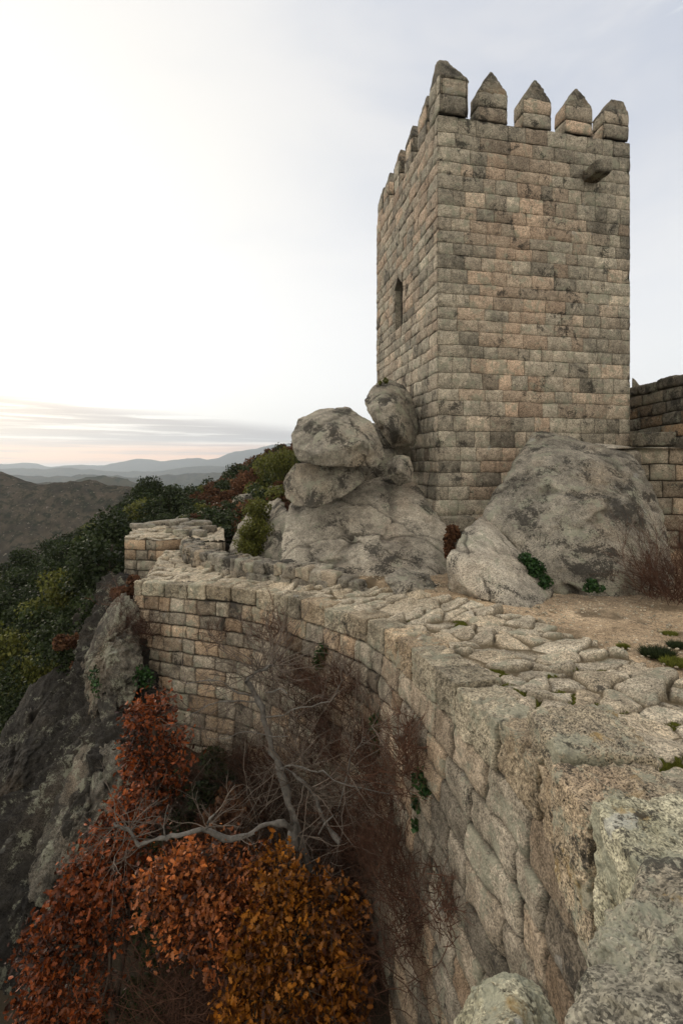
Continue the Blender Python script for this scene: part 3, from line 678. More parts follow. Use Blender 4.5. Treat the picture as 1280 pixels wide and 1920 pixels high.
gf = gf[keep]; us_, inv = np.unique(gf, return_inverse=True)
tag(mesh_obj('sandy_ground', np.stack([X, Y, Z], -1).reshape(-1, 3)[us_], [inv.reshape(-1, 4)], M_SAND, None, T.reshape(-1, 3)[us_]), kind='structure')
def gz(x, y):
    return -2.22-.040*y+.03*max(0, min(6, x-5))
# scattered grit and pebbles: uncountable
acc = Acc(); rs = np.random.RandomState(33); Dk, Fk = ico(1)
for _ in range(2600):
    y_ = rs.uniform(3, 11.5); x_ = np.interp(y_, INN[:, 1], INN[:, 0])+.05+abs(rs.normal())*3.2
    r_ = rs.uniform(.006, .022)*(2.0 if rs.rand() < .04 else 1)
    acc.add(Dk*[r_*rs.uniform(.8, 1.5), r_*rs.uniform(.8, 1.5), r_*.7]+[x_, y_, gz(x_, y_)+r_*.3+.01], [Fk], (rs.uniform(.3, .9), rs.rand(), 0))
tag(acc.build('pebbles', M_PAVE), kind='stuff', label='small loose stones and grit on the sandy ground', cat='pebbles')

# ------------------------------------------------------------------ boulders and outcrops round the tower
RG = 'boulders heaped against the foot of the tower'
def brock(name, pts, label, seed, mat=M_BOULD, k=6, cat='boulder', group=RG, **kw):
    a = dict(soft=34, amp=.10, freq=1.1, crack=.6, fine=.40, cuts=9, joints=5, grow=1.09); a.update(kw); a['soft'] = 110 if a['soft'] > 20 else 50; a['amp'] *= .72
    o = rock(name, pts, mat, None, k=k, seed=seed, **a); tag(o, label, cat, group); return o
brock('boulder', [P(908, 968, 11.0), P(922, 930, 11.8), P(983, 838, 12.6), P(1003, 812, 13.2), P(1058, 816, 13.2), P(1120, 835, 12.8), P(1180, 850, 12.2), P(1218, 905, 11.6), P(1240, 955, 11.2), P(1262, 1110, 10.0), P(1270, 1180, 10.2),
  P(1045, 1115, 9.55), P(1160, 1118, 9.35), P(985, 1065, 10.1), P(1000, 1160, 9.9), P(1080, 960, 10.1), P(1170, 960, 10.0), P(950, 1000, 10.5), P(1020, 880, 11.2), P(1100, 870, 11.2), P(1200, 1160, 9.5), P(1180, 900, 14.0), P(1050, 850, 14.2), P(940, 1000, 13.6)],
  'biggest boulder, rounded and grey, against the front of the tower', 1, k=7, joints=2, cuts=0, grow=1.03, amp=.15, freq=.8, soft=18)
brock('boulder', [P(842, 1048, 9.6), P(868, 1002, 10.0), P(905, 968, 10.7), P(926, 985, 10.6), P(1036, 1108, 9.4), P(992, 1140, 8.55), P(960, 1138, 8.6), P(900, 1118, 9.0), P(860, 1090, 9.3), P(845, 1120, 10), P(1000, 1190, 8.9), P(920, 1060, 9.2), P(1010, 1120, 10.4), P(930, 1150, 9.3)],
  'wedge shaped slab leaning on the left of the biggest boulder', 2, mat=M_SLAB, amp=.07, soft=28, k=7, cuts=0, joints=2, grow=1.04)
brock('boulder', [P(548, 818, 13.2), P(560, 786, 13.6), P(600, 768, 13.8), P(650, 765, 14.0), P(692, 790, 13.6), P(714, 830, 13.0), P(722, 858, 13.0), P(702, 874, 12.7), P(612, 874, 12.2), P(562, 864, 12.6), P(548, 838, 12.8), P(620, 800, 12.6), P(680, 830, 12.3), P(600, 850, 12.1), P(600, 800, 15.2), P(690, 850, 15)],
  'pointed overhanging boulder topping the heap left of the tower', 3, amp=.08, soft=26, k=7, cuts=0, joints=2, grow=1.03)
brock('boulder', [P(684, 752, 15.2), P(698, 726, 15.6), P(730, 714, 16), P(756, 722, 16), P(772, 745, 15.6), P(783, 802, 15.2), P(776, 836, 15), P(735, 838, 14.8), P(716, 800, 14.6), P(690, 772, 14.8), P(735, 760, 14.3), P(745, 810, 14.2), P(740, 780, 16.6)],
  'egg shaped boulder wedged against the side of the tower', 4, amp=.08, soft=24, cuts=2, joints=2, grow=1.04)
brock('boulder', [P(532, 905, 13.6), P(552, 868, 13.2), P(610, 872, 12.8), P(670, 872, 12.9), P(682, 902, 13.0), P(640, 932, 12.7), P(590, 952, 12.5), P(555, 948, 12.8), P(538, 935, 13.2), P(600, 900, 15), P(680, 880, 15)],
  'flat boulder squeezed under the pointed overhanging one', 5, mat=M_BOULD, amp=.06, soft=24, cuts=0, joints=1, grow=1.03)
brock('boulder', [P(725, 870, 14), P(742, 853, 14.1), P(766, 858, 14.1), P(773, 880, 14), P(768, 903, 13.8), P(745, 908, 13.7), P(728, 892, 13.8), P(748, 880, 13.4), P(750, 880, 14.8)],
  'small round boulder next to the tower foot, below the egg shaped one', 6, amp=.03, freq=2, k=5)
brock('boulder', [P(668, 850, 15), P(690, 795, 16.0), P(715, 800, 16), P(735, 850, 15.2), P(730, 900, 14.9), P(680, 900, 15), P(700, 850, 17.5), P(760, 900, 15.2), P(770, 840, 16.2)],
  'shadowed boulder behind the gap between two larger ones', 7, amp=.06)
brock('bedrock_slab', [P(528, 1062, 12.8), P(535, 1000, 13.5), P(548, 940, 14.2), P(600, 925, 14.4), P(665, 910, 14.6), P(725, 892, 14.8), P(775, 905, 14.6), P(800, 985, 13.6), P(845, 1000, 13.2), P(838, 1060, 12.1), P(815, 1095, 11.2), P(740, 1100, 11.2), P(650, 1080, 11.9), P(580, 1070, 12.3), P(600, 1150, 12.2), P(760, 1150, 11.4), P(530, 1120, 13.2), P(850, 1100, 12), P(660, 990, 12.7), P(700, 1000, 16), P(540, 1000, 16)],
  'broad sloping slab of pale bedrock below the heap', 8, mat=M_SLAB, k=7, cuts=0, joints=3, grow=1.04, amp=.16, freq=.7, soft=20, cat='bedrock', crack=.7)
brock('bedrock_slab', [P(432, 1030, 16.6), P(452, 982, 17.2), P(474, 952, 17.4), P(500, 958, 16.6), P(528, 935, 16), P(542, 960, 15), P(540, 1060, 14), P(490, 1060, 14.9), P(445, 1050, 16), P(505, 1000, 14.9), P(480, 1000, 19)],
  'bedrock outcrop with a mossy shoulder behind the low parapet', 9, mat=M_BOULD, amp=.16, cat='bedrock', crack=.7)
brock('boulder', [P(722, 1085, 10.4), P(750, 1066, 10.8), P(800, 1078, 10.7), P(825, 1105, 10.2), P(800, 1122, 9.8), P(745, 1118, 9.9), P(770, 1095, 9.9), P(780, 1110, 11)],
  'low craggy rock where the paving meets the bedrock', 10, amp=.08, freq=2.2, k=6, soft=14, fine=.5)
brock('boulder', [P(1060, 842, 13.6), P(1180, 838, 13.8), P(1196, 846, 13.0), P(1120, 832, 13.8), P(1200, 880, 13), P(1080, 870, 13.2), P(1140, 850, 14.6)],
  'flat rock top between the biggest boulder and the right hand wall', 11, mat=M_SLAB, amp=.04, k=5)

# ------------------------------------------------------------------ walls right of the tower
RW = thing('rampart_wall', 'tall dark rampart wall starting behind the right side of the tower', 'wall', (11.2, 16, 0))
acc = Acc(); n_ = 16
fnr, Lr = poly_fn(np.array([(11.25, 8.0, 2.62), (11.15, 12, 2.6), (11.05, 15, 2.58), (10.95, 20, 2.5)]), 0)
masonry(acc, fnr, Lr, list(np.linspace(-2.9, 0, 8)), 90, bw=(.6, 1.3), relief=.04, nint=(4, 3))
acc.build('wall_face', M_CAP, RW)
for i in range(12):
    y0_ = 8.5+i*.98; rs_ = np.random.RandomState(i)
    V, Fc, T = rock_verts(hull_planes(box_pts((11.4, y0_, 2.74+rs_.uniform(-.02, .04)), (.42, 0, 0), (0, .485, 0), (0, 0, .17), .025, rs_)), k=4, soft=24, amp=.03, freq=3, seed=i)
    mesh_obj('coping_stone', V, [Fc], M_CAP, RW, T)
blk('merlon_stump', [P(1184, 770, 18.6), P(1184, 708, 18.6), P(1190, 712, 18.6), P(1198, 724, 18.6), P(1198, 770, 18.6), P(1184, 770, 19.4), P(1184, 708, 19.4), P(1198, 724, 19.4), P(1198, 770, 19.4)], 'dark pointed stub rising behind the tower and rampart junction', M_CAP, 4, 26, .02, 3, 2, None, 'merlon')
blk('stone_bench', box_pts(P(1222, 824, 14.6), (.42, 0, 0), (0, .45, 0), (0, 0, .20)), 'long cut block set like a bench at the foot of the dark rampart', M_CAP, 5, 30, .03, 3, 7, None, 'stone block')
LW = thing('retaining_wall', 'lower pale retaining wall to the right of the biggest boulder', 'wall', (11, 12.5, -2))
acc = Acc()
fnl, Ll = poly_fn(np.array([(14.5, 12.9, .42), (12, 12.9, .44), (9.6, 13.0, .45), (7.6, 13.3, .46)]), 0)
def flip(fn):
    def g(s, h):
        p, n = fn(s, h); return p, -n
    return g
fnl2, Ll = poly_fn(np.array([(7.6, 13.3, .46), (9.6, 13.0, .45), (12, 12.9, .44), (14.5, 12.9, .42)])[::-1], 0)
masonry(acc, fnl2, Ll, list(np.linspace(-3.2, 0, 8)), 91, bw=(.5, 1.0), relief=.04, nint=(4, 3))
acc.build('wall_face', M_WALL, LW)
X, Y = np.meshgrid(np.linspace(7.0, 11.6, 60), np.linspace(12.95, 20, 80), indexing='ij')
Z = .44+fbm(np.stack([X, Y, X*0], -1)*.9, 3, 3)*.04
mesh_obj('paved_top', np.stack([X, Y, Z], -1).reshape(-1, 3), [gridf(60, 80)], M_COPE, LW, np.full((4800, 3), (.5, .4, 0.)))

# ------------------------------------------------------------------ bedrock cliff under the wall corner
def sheet(name, rows, mat, seed, label, cat, amp=.3, freq=.5, n=(200, 200), fine=.3, group=None, strat=0):
    G = np.array(rows, float); a, b = G.shape[:2]
    U = np.stack([spline(G[i], n[1]) for i in range(a)]); V = np.stack([spline(U[:, j], n[0]) for j in range(n[1])], 1)
    du = np.gradient(V, axis=0); dv = np.gradient(V, axis=1); N = np.cross(du, dv); N /= np.linalg.norm(N, axis=2)[..., None]+1e-9
    if N[..., 2].mean() < 0: N = -N
    q = V*np.array([1, 1, .6])
    q2 = q@np.array([[.8, .1, .5], [-.2, 1, .1], [-.5, 0, .35]]).T
    dsp = (ridged(q2*freq, 6, seed)-.9)*amp+(np.abs(fbm(q2*freq*3, 5, seed+2))-.3)*amp*fine*1.6+fbm(q*freq*12, 4, seed+4)*amp*fine*.35
    V = V+N*dsp[..., None]
    T = np.stack([.5+fbm(V*.5, 4, seed)*.4, .35+fbm(V*.4, 3, seed+1)*.4, np.clip(-dsp/amp*.6, 0, .7)], -1)
    o = mesh_obj(name, V.reshape(-1, 3), [gridf(*n)], mat, None, T.reshape(-1, 3), True, V.reshape(-1, 3).mean(0))
    return tag(o, label, cat, group)
CG = 'bedrock outcrops below the wall'
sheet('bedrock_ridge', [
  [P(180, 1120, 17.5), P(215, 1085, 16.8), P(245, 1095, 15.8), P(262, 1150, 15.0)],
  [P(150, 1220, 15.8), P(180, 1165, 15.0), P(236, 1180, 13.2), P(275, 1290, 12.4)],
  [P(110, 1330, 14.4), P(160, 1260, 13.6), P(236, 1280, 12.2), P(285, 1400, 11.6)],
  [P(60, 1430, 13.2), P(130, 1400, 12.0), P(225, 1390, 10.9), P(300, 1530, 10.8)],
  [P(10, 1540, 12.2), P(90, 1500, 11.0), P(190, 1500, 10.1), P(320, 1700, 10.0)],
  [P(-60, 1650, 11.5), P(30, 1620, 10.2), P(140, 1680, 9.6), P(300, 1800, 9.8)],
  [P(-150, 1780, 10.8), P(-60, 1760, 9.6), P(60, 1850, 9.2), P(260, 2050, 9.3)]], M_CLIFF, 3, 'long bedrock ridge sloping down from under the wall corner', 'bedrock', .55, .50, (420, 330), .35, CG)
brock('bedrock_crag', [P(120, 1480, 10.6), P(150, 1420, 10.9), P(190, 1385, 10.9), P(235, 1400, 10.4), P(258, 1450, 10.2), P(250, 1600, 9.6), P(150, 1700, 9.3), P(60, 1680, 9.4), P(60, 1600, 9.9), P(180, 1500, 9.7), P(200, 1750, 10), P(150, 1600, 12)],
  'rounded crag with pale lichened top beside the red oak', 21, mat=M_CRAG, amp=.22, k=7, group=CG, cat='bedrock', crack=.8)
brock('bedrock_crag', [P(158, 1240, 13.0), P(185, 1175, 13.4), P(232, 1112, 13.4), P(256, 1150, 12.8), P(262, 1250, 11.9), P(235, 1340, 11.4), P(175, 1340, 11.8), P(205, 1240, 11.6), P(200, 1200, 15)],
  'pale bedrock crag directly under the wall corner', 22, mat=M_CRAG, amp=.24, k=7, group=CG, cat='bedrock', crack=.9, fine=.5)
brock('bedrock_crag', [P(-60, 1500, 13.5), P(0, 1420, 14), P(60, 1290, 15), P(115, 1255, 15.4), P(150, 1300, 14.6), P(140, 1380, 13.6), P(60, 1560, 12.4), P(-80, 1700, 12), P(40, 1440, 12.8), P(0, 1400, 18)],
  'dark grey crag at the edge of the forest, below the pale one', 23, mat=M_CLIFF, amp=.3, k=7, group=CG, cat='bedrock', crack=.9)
brock('bedrock_crag', [P(182, 1320, 11.6), P(195, 1293, 11.7), P(215, 1300, 11.5), P(222, 1355, 11.2), P(195, 1365, 11.2), P(200, 1330, 12.2)],
  'small upright stone stuck between ivy and the ridge', 24, mat=M_CRAG, amp=.05, k=5, group=CG, cat='bedrock', freq=2.5)

# ------------------------------------------------------------------ foliage
def rot_rand(n, rs, flat=0.0):
    a = rs.normal(size=(n, 3)); a[:, 2] += flat*np.sign(a[:, 2]+.01)*2; a /= np.linalg.norm(a, axis=1)[:, None]
    b = rs.normal(size=(n, 3)); b -= (a*b).sum(1)[:, None]*a; b /= np.linalg.norm(b, axis=1)[:, None]
    return np.stack([b, np.cross(a, b), a], 1)
OAKL = np.array([(0, -.5, 0), (.10, -.30, .03), (.24, -.22, .08), (.14, -.08, .04), (.34, .06, .10), (.17, .16, .04), (.26, .34, .06), (.0, .5, -.05), (-.26, .34, .06), (-.17, .16, .04), (-.34, .06, .10), (-.14, -.08, .04), (-.24, -.22, .08), (-.10, -.30, .03)])
QUAD = np.array([(-.5, 0, .08), (0, -.62, 0), (.5, 0, .08), (0, .62, -.05)])
def leaves(centers, size, tmpl, rs, tint, flat=0.0):
    n = len(centers); M = rot_rand(n, rs, flat); sz = size*rs.uniform(.45, 1.5, n)
    V = np.einsum('kj,njm->nkm', tmpl, M)*sz[:, None, None]+centers[:, None]
    k = len(tmpl); return V.reshape(-1, 3), np.arange(n*k).reshape(n, k), np.repeat(tint, k, axis=0)
def blob_points(blobs, n, rs, shell=.55):
    """blobs: (x,y,z,rx,ry,rz)"""
    B = np.array(blobs, float); w = (B[:, 3]*B[:, 4]*B[:, 5])**(2/3); ix = rs.choice(len(B), n, p=w/w.sum())
    d = rs.normal(size=(n, 3)); d /= np.linalg.norm(d, axis=1)[:, None]; r = 1-shell*rs.rand(n)**1.6*1.0
    return B[ix, :3]+d*r[:, None]*B[ix, 3:], ix, d
def proto_tree(name, label, cat, h, w, seed, mat, nleaf=4200, leaf=.17, nb=16, trunk=True, group=None, low=.25, conic=0):
    rs = np.random.RandomState(seed); blobs = []
    for k in range(nb):
        a = rs.rand()*6.28; u = rs.rand(); z = h*(low+(1-low)*u); rr = w*.5*(math.sin(math.pi*min(1, .18+u*.80))**.6)*(1-conic*u)
        q = rs.uniform(.35, .95)*rr; s_ = w*rs.uniform(.13, .24)
        blobs.append((math.cos(a)*q, math.sin(a)*q, z-s_*.5, s_*1.15, s_*1.15, s_*rs.uniform(.6, .95)))
    c, ix, d = blob_points(blobs, nleaf, rs, .6); c += rs.normal(size=c.shape)*w*.018
    bt = rs.uniform(.15, .75, nb)
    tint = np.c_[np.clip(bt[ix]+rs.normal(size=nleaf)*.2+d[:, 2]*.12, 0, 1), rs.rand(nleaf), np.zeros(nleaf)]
    V, Fq, T = leaves(c, leaf, QUAD, rs, tint)
    root = thing(name, label, cat, (0, 0, 0), group)
    mesh_obj('crown', V, [Fq], mat, root, T, False)
    if trunk:
        acc = Acc(); base = w*.028
        tube(acc, spline([(0, 0, -.8), (.05*w, 0, h*.2), (-.02*w, .03*w, h*.5), (0, 0, h*.85)], 10), np.linspace(base*1.5, base*.4, 10), 7)
        for b_ in blobs[:9]:
            z0_ = b_[2]*.55; tube(acc, spline([(0, 0, z0_), (b_[0]*.5, b_[1]*.5, z0_*.6+b_[2]*.45), b_[:3]], 6), np.linspace(base*.6, base*.15, 6), 5)
        acc.build('trunk', M_TRUNK, root)
    return root
FG = 'evergreen trees covering the slope below the wall'
protos = [proto_tree('forest_tree', '', 'tree', 6.2, 5.6, 100+i, [M_LEAFG, M_LEAFG, M_LEAFG, M_LEAFY, M_LEAFG][i], 5200, .19, 20, True, FG, low=.2, conic=.3*(i == 4)) for i in range(5)]
bush = [proto_tree('scrub_bush', '', 'bush', 1.3, 2.0, 120+i, [M_BRACK, M_LEAFG, M_BRACK, M_LEAFY][i], 1500, .10, 10, False, 'low bushes on the ridge behind the wall', low=.1) for i in range(4)]
rs = np.random.RandomState(77); placed = []
used = set()
def put(proto, loc, rz, sc, label, key):
    if key not in used:
        used.add(key); proto.location = loc; proto.rotation_euler = (0, 0, rz); proto.scale = sc; proto['label'] = label; return proto
    return copy_tree(proto, loc, rz, sc, label)
def T1(x, y): return float(terr(np.array([x]), np.array([y]))[0])
tries = 0
while tries < 6000 and len(placed) < 235:
    tries += 1; Yd = 19+rs.rand()**.8*105; px = rs.uniform(-70, 330)
    X_ = (px-CX)/F*Yd
    if px > 235 and Yd < 30: continue
    if px > 150 and Yd < 24: continue
    if X_ > -7.5-.12*Yd: continue
    gap = 2.1+.018*Yd
    if any((X_-a)**2+(Yd-b)**2 < gap**2 for a, b in placed): continue
    z_ = T1(X_, Yd); top = HZ-(z_+5)/Yd*F
    lim = np.interp(px, [-70, 0, 130, 200, 265, 330], [1050, 1035, 985, 950, 905, 900])
    sc = rs.uniform(.62, 1.12)*(.8 if Yd < 35 else 1)
    if HZ-(z_+6*sc)/Yd*F < lim: 
        sc *= .55
        if HZ-(z_+6*sc)/Yd*F < lim-8: continue
    i = rs.choice(5, p=[.25, .25, .22, .10, .18])
    lb = {3: 'yellowish green tree', 4: 'dark conical evergreen'}.get(i, 'dark round evergreen')
    lb = ('small ' if sc < .68 else 'tall ' if sc > .95 else '')+lb+', '+['at the frame edge', 'on the outer part of the slope', 'midway across the slope', 'nearer the bedrock', 'left of the bastion', 'along the ridge top behind the bastion'][int(np.digitize(px, [20, 70, 125, 185, 240]))]
    put(protos[i], (X_, Yd, z_-.2), rs.rand()*6.28, (sc*rs.uniform(.9, 1.1), sc, sc*rs.uniform(.85, 1.15)), lb+(' far from the wall' if Yd > 55 else ' close below the wall'), i)
    placed.append((X_, Yd))
def single(i, px, py_top, Yd, h, label, wsc=1.0, name=None):
    z = (HZ-py_top)/F*Yd-h; o = copy_tree(protos[i], ((px-CX)/F*Yd, Yd, z), rs.rand()*6, (h/6.2*wsc, h/6.2*wsc, h/6.2), label); del o['group']; return o
single(0, 283, 897, 48, 5.5, 'dark round topped tree standing out above the ridge, over the bastion', .75)
single(1, 318, 910, 52, 4.5, 'smaller dark tree next to the round topped one on the ridge', .8)
single(1, 262, 930, 42, 5.5, 'dark leaning tree just left of the bastion')
single(0, 225, 955, 40, 6.5, 'broad dark evergreen left of and behind the bastion', 1.1)
single(3, 505, 850, 33, 5.5, 'golden green tree on the ridge beside the boulders', .72)
single(3, 535, 842, 30, 4.2, 'golden green tree touching the pointed boulder', .7)
single(1, 455, 866, 60, 4.5, 'dark evergreen on the skyline of the ridge', 1.2)
single(0, 495, 858, 62, 4.5, 'dark evergreen tucked behind the golden green tree', 1.1)
single(3, 482, 935, 15.2, 1.9, 'small olive green tree rooted on the outcrop behind the parapet', .75)
single(3, 462, 985, 14.9, 1.3, 'low olive green sapling hanging over the outcrop gap', .85)
# near yellow-green trees at the left edge
yt = proto_tree('olive_oak', 'yellow green oak crown at the left edge of the slope', 'tree', 5.5, 5.2, 140, M_LEAFY, 9000, .12, 26, True)
yt.location = (-15.0, 20.5, -12.6); yt.scale = (.85, .85, 1.0)
c = copy_tree(yt, (-12.1, 19.2, -12.3), 2, (.6, .6, .85), 'darker olive oak between the yellow green oak and the bedrock'); c['group'] = ''
del c['group']
# ridge scrub
cnt = 0; tries = 0
while cnt < 190 and tries < 5000:
    tries += 1; Yd = 21+rs.rand()*62; px = rs.uniform(300, 560); X_ = (px-CX)/F*Yd
    if X_ < -7.5-.28*Yd: continue
    z_ = T1(X_, Yd); py = HZ-z_/Yd*F
    if py > 1010: continue
    i = rs.choice(4, p=[.36, .22, .26, .16]); sc = rs.uniform(.5, 1.25)*(.8+Yd*.012)
    put(bush[i], (X_, Yd, z_-.1), rs.rand()*6.28, (sc, sc, sc*rs.uniform(.7, 1.1)), ('small ' if sc < 1.05 else 'large ' if sc > 1.5 else '')+{1: 'dark green bush', 3: 'yellow green bush'}.get(i, 'russet brown bush')+' on the scrubby ridge '+['above the bastion', 'between bastion and boulders', 'close to the boulders'][int(np.digitize(px, [390, 480]))]+[', just behind the wall', ', halfway up', ', near the skyline'][int(np.digitize(Yd, [38, 60]))], 100+i); cnt += 1
for j in range(26):                      # pale rocks showing through the scrub
    Yd = rs.uniform(28, 75); px = rs.uniform(330, 540); X_ = (px-CX)/F*Yd; z_ = T1(X_, Yd); r_ = rs.uniform(.5, 1.1)
    if X_ < -7.5-.25*Yd: continue
    o = rock('hillside_rock', box_pts((X_, Yd, z_+.2), (r_, .2, .1), (0, r_*.7, 0), (.1, 0, r_*.5), .2, rs), M_BOULD, None, k=4, soft=10, amp=.12, freq=1, seed=j)
    tag(o, 'pale granite rock showing between bushes of the scrubby ridge', 'rock', 'rocks scattered over the scrubby ridge')

# ------------------------------------------------------------------ autumn oaks in the gully
def oak(name, label, blobs, nleaf, size, mat, seed, trunk, ocol=None):
    rs = np.random.RandomState(seed); B = [tuple(P(px, py, Yd))+(r, r*dy, r*.85) for px, py, Yd, r, dy in blobs]
    c, ix, d = blob_points(B, nleaf, rs, .75)
    # leaves sit in tufts at twig ends
    nt = nleaf//19; tc_ = c[:nt]; nleaf = int(nleaf*.66); ix = ix[:nleaf]; pick = rs.randint(0, nt, nleaf); c = tc_[pick]+rs.normal(size=(nleaf, 3))*size*1.05
    bt = rs.uniform(.0, .55, nt)**1.2+(rs.rand(nt) < .16)*.35
    tint = np.c_[np.clip(bt[pick]+rs.normal(size=nleaf)*.16+(rs.rand(nleaf) < .06)*.4, 0, 1), rs.rand(nleaf), np.zeros(nleaf)]
    V, Fq, T = leaves(c, size, OAKL, rs, tint)
    base = P(*trunk[0]); root = thing(name, label, 'tree', base, 'autumn oaks in the gully')
    mesh_obj('crown', V, [Fq], mat, root, T, False)
    acc = Acc(); tp_ = spline([P(*q) for q in trunk], 16); tube(acc, tp_, np.linspace(.10, .04, 16), 7, knob=.3)
    for k in range(len(B)):
        j = rs.randint(5, 15); e = np.array(B[k][:3]); m_ = (tp_[j]+e)/2+rs.normal(size=3)*.12
        pl = spline([tp_[j], m_, e], 8); tube(acc, pl, np.linspace(.035, .012, 8), 5)
        for _ in range(7): twig(acc, pl[rs.randint(3, 8)], rs.normal(size=3), B[k][3]*.9, .008, rs, 1, .4)
    acc.build('trunk', M_TRUNK, root)
    return root
oak('autumn_oak', 'slender rust red oak at the top, against the wall and the crag',
    [(262, 1335, 8.9, .34, 1), (300, 1330, 8.8, .38, 1), (325, 1380, 8.8, .34, 1), (275, 1385, 8.7, .48, 1), (305, 1430, 8.7, .5, 1), (280, 1470, 8.6, .44, 1), (335, 1435, 8.8, .26, 1), (250, 1360, 8.8, .25, 1), (262, 1435, 8.7, .3, 1), (320, 1480, 8.8, .3, 1)], 4200, .078, M_OAKR, 1,
    [(330, 1760, 8.8), (315, 1600, 8.8), (295, 1480, 8.7), (290, 1350, 8.8)])
oak('autumn_oak', 'wide rust brown oak spreading over the dark rock, left of the amber one',
    [(240, 1500, 7.6, .26, 1), (215, 1540, 7.6, .28, 1), (250, 1550, 7.5, .40, 1), (210, 1590, 7.4, .50, 1), (165, 1630, 7.4, .34, 1), (230, 1650, 7.3, .50, 1), (150, 1690, 7.3, .5, 1), (118, 1705, 7.3, .30, 1), (190, 1740, 7.2, .42, 1), (90, 1770, 7.2, .45, 1),
     (130, 1820, 7.1, .45, 1), (75, 1850, 7.1, .36, 1), (75, 1905, 7.1, .36, 1), (130, 1900, 7.1, .40, 1), (190, 1890, 7.1, .26, 1)], 12500, .078, M_OAKR, 2,
    [(250, 2150, 7.4), (220, 1950, 7.4), (190, 1750, 7.4), (215, 1580, 7.5)])
oak('autumn_oak', 'copper oak in the middle with pale dry leaves under the grey limb',
    [(330, 1625, 6.5, .40, 1), (390, 1620, 6.4, .40, 1), (300, 1680, 6.4, .40, 1), (360, 1690, 6.3, .45, 1), (430, 1670, 6.3, .42, 1), (480, 1640, 6.3, .30, 1), (330, 1740, 6.3, .35, 1), (400, 1750, 6.2, .38, 1), (460, 1730, 6.2, .36, 1), (420, 1810, 6.2, .30, 1), (290, 1650, 6.5, .28, 1)], 9500, .070, M_OAKC, 3,
    [(480, 2150, 6.6), (450, 1950, 6.5), (410, 1800, 6.4), (380, 1650, 6.4)])
oak('autumn_oak', 'amber and gold oak nearest to the wall, at the foot of the bare tree',
    [(500, 1620, 6.3, .26, 1), (540, 1660, 6.1, .34, 1), (600, 1700, 6.0, .38, 1), (650, 1700, 6.0, .22, 1), (550, 1740, 5.9, .42, 1), (500, 1720, 6.0, .36, 1), (620, 1770, 5.9, .40, 1), (655, 1790, 5.9, .20, 1), (560, 1820, 5.8, .42, 1), (480, 1800, 5.9, .34, 1), (640, 1850, 5.8, .32, 1),
     (440, 1860, 5.8, .26, 1), (590, 1890, 5.7, .42, 1), (500, 1890, 5.7, .36, 1), (440, 1930, 5.7, .28, 1), (655, 1920, 5.7, .22, 1), (540, 1950, 5.6, .4, 1)], 13500, .070, M_OAKO, 4,
    [(620, 2150, 6.0), (590, 1950, 6.0), (570, 1800, 6.0), (560, 1680, 6.1)])

# ------------------------------------------------------------------ bare tree
rs = np.random.RandomState(55)
BT = thing('bare_tree', 'leafless gnarled tree with pale grey branches in front of the wall', 'tree', tuple(P(640, 1900, 6.6)))
acc = Acc()
def limb(pts, r0, r1, n=36, kn=.35, a=None):
    pl = spline([P(*q) for q in pts], n); pl = pl+np.stack([fbm(pl*4, 3, q_) for q_ in (3, 4, 5)], -1)*.045; tube(acc, pl, np.linspace(r0, r1, n)*.68, 9, knob=kn*2.2); return pl
t1 = limb([(650, 1960, 6.7), (600, 1790, 6.7), (572, 1670, 6.7), (552, 1590, 6.7), (545, 1545, 6.7)], .13, .105)
t2 = limb([(600, 1700, 6.75), (560, 1560, 6.8), (530, 1470, 6.9), (505, 1390, 7.0), (490, 1330, 7.05), (478, 1300, 7.1), (462, 1275, 7.1), (478, 1260, 7.05), (512, 1248, 7.0)], .085, .034)
t3 = limb([(552, 1560, 6.7), (530, 1543, 6.6), (490, 1550, 6.5), (440, 1572, 6.4), (385, 1560, 6.3), (330, 1566, 6.2), (290, 1572, 6.15), (258, 1588, 6.1), (245, 1568, 6.1), (232, 1552, 6.1), (212, 1543, 6.1)], .062, .022, 40)
t4 = limb([(385, 1562, 6.3), (392, 1545, 6.2), (408, 1525, 6.1)], .028, .014, 8)
t5 = limb([(312, 1566, 6.2), (308, 1545, 6.2), (318, 1508, 6.2)], .016, .008, 8)
t6 = limb([(640, 1580, 6.6), (610, 1540, 6.8), (575, 1470, 6.9), (530, 1440, 7.0)], .05, .02, 14)
t7 = limb([(525, 1440, 6.9), (545, 1436, 6.8), (585, 1446, 6.6), (612, 1450, 6.5), (660, 1475, 6.4), (745, 1490, 6.3)], .022, .006, 14)
t8 = limb([(480, 1305, 7.1), (450, 1300, 6.9), (425, 1282, 6.8), (400, 1272, 6.7), (350, 1282, 6.6)], .020, .006, 12)
t9 = limb([(480, 1315, 7.1), (430, 1315, 6.9), (390, 1325, 6.8), (350, 1345, 6.7)], .018, .006, 12)
t10 = limb([(500, 1350, 7.0), (560, 1330, 6.8), (620, 1310, 6.7), (650, 1265, 6.6)], .014, .004, 12)
t11 = limb([(500, 1300, 7.0), (522, 1295, 6.9), (540, 1297, 6.8)], .018, .010, 8)
t12 = limb([(540, 1380, 6.9), (470, 1375, 6.8), (440, 1378, 6.7), (388, 1385, 6.6)], .014, .004, 10)
t13 = limb([(600, 1560, 6.6), (640, 1500, 6.5), (660, 1420, 6.4), (700, 1360, 6.3)], .02, .005, 12)
acc.build('trunk', M_BARK, BT)
acc = Acc()
def sprout(pl, n, L, r, depth, bias=(0, 0, .6), i0=.2, spread=.8):
    m = len(pl)
    for _ in range(n):
        i = rs.randint(int(m*i0), m); d_ = rs.normal(size=3)*[1, .7, .8]+np.array(bias); twig(acc, pl[i], d_, L*rs.uniform(.5, 1.2), r, rs, depth, .30, 5, spread, .55, .03)
sprout(t2[-5:], 20, .95, .009, 2, (.1, 0, 1.2), 0)
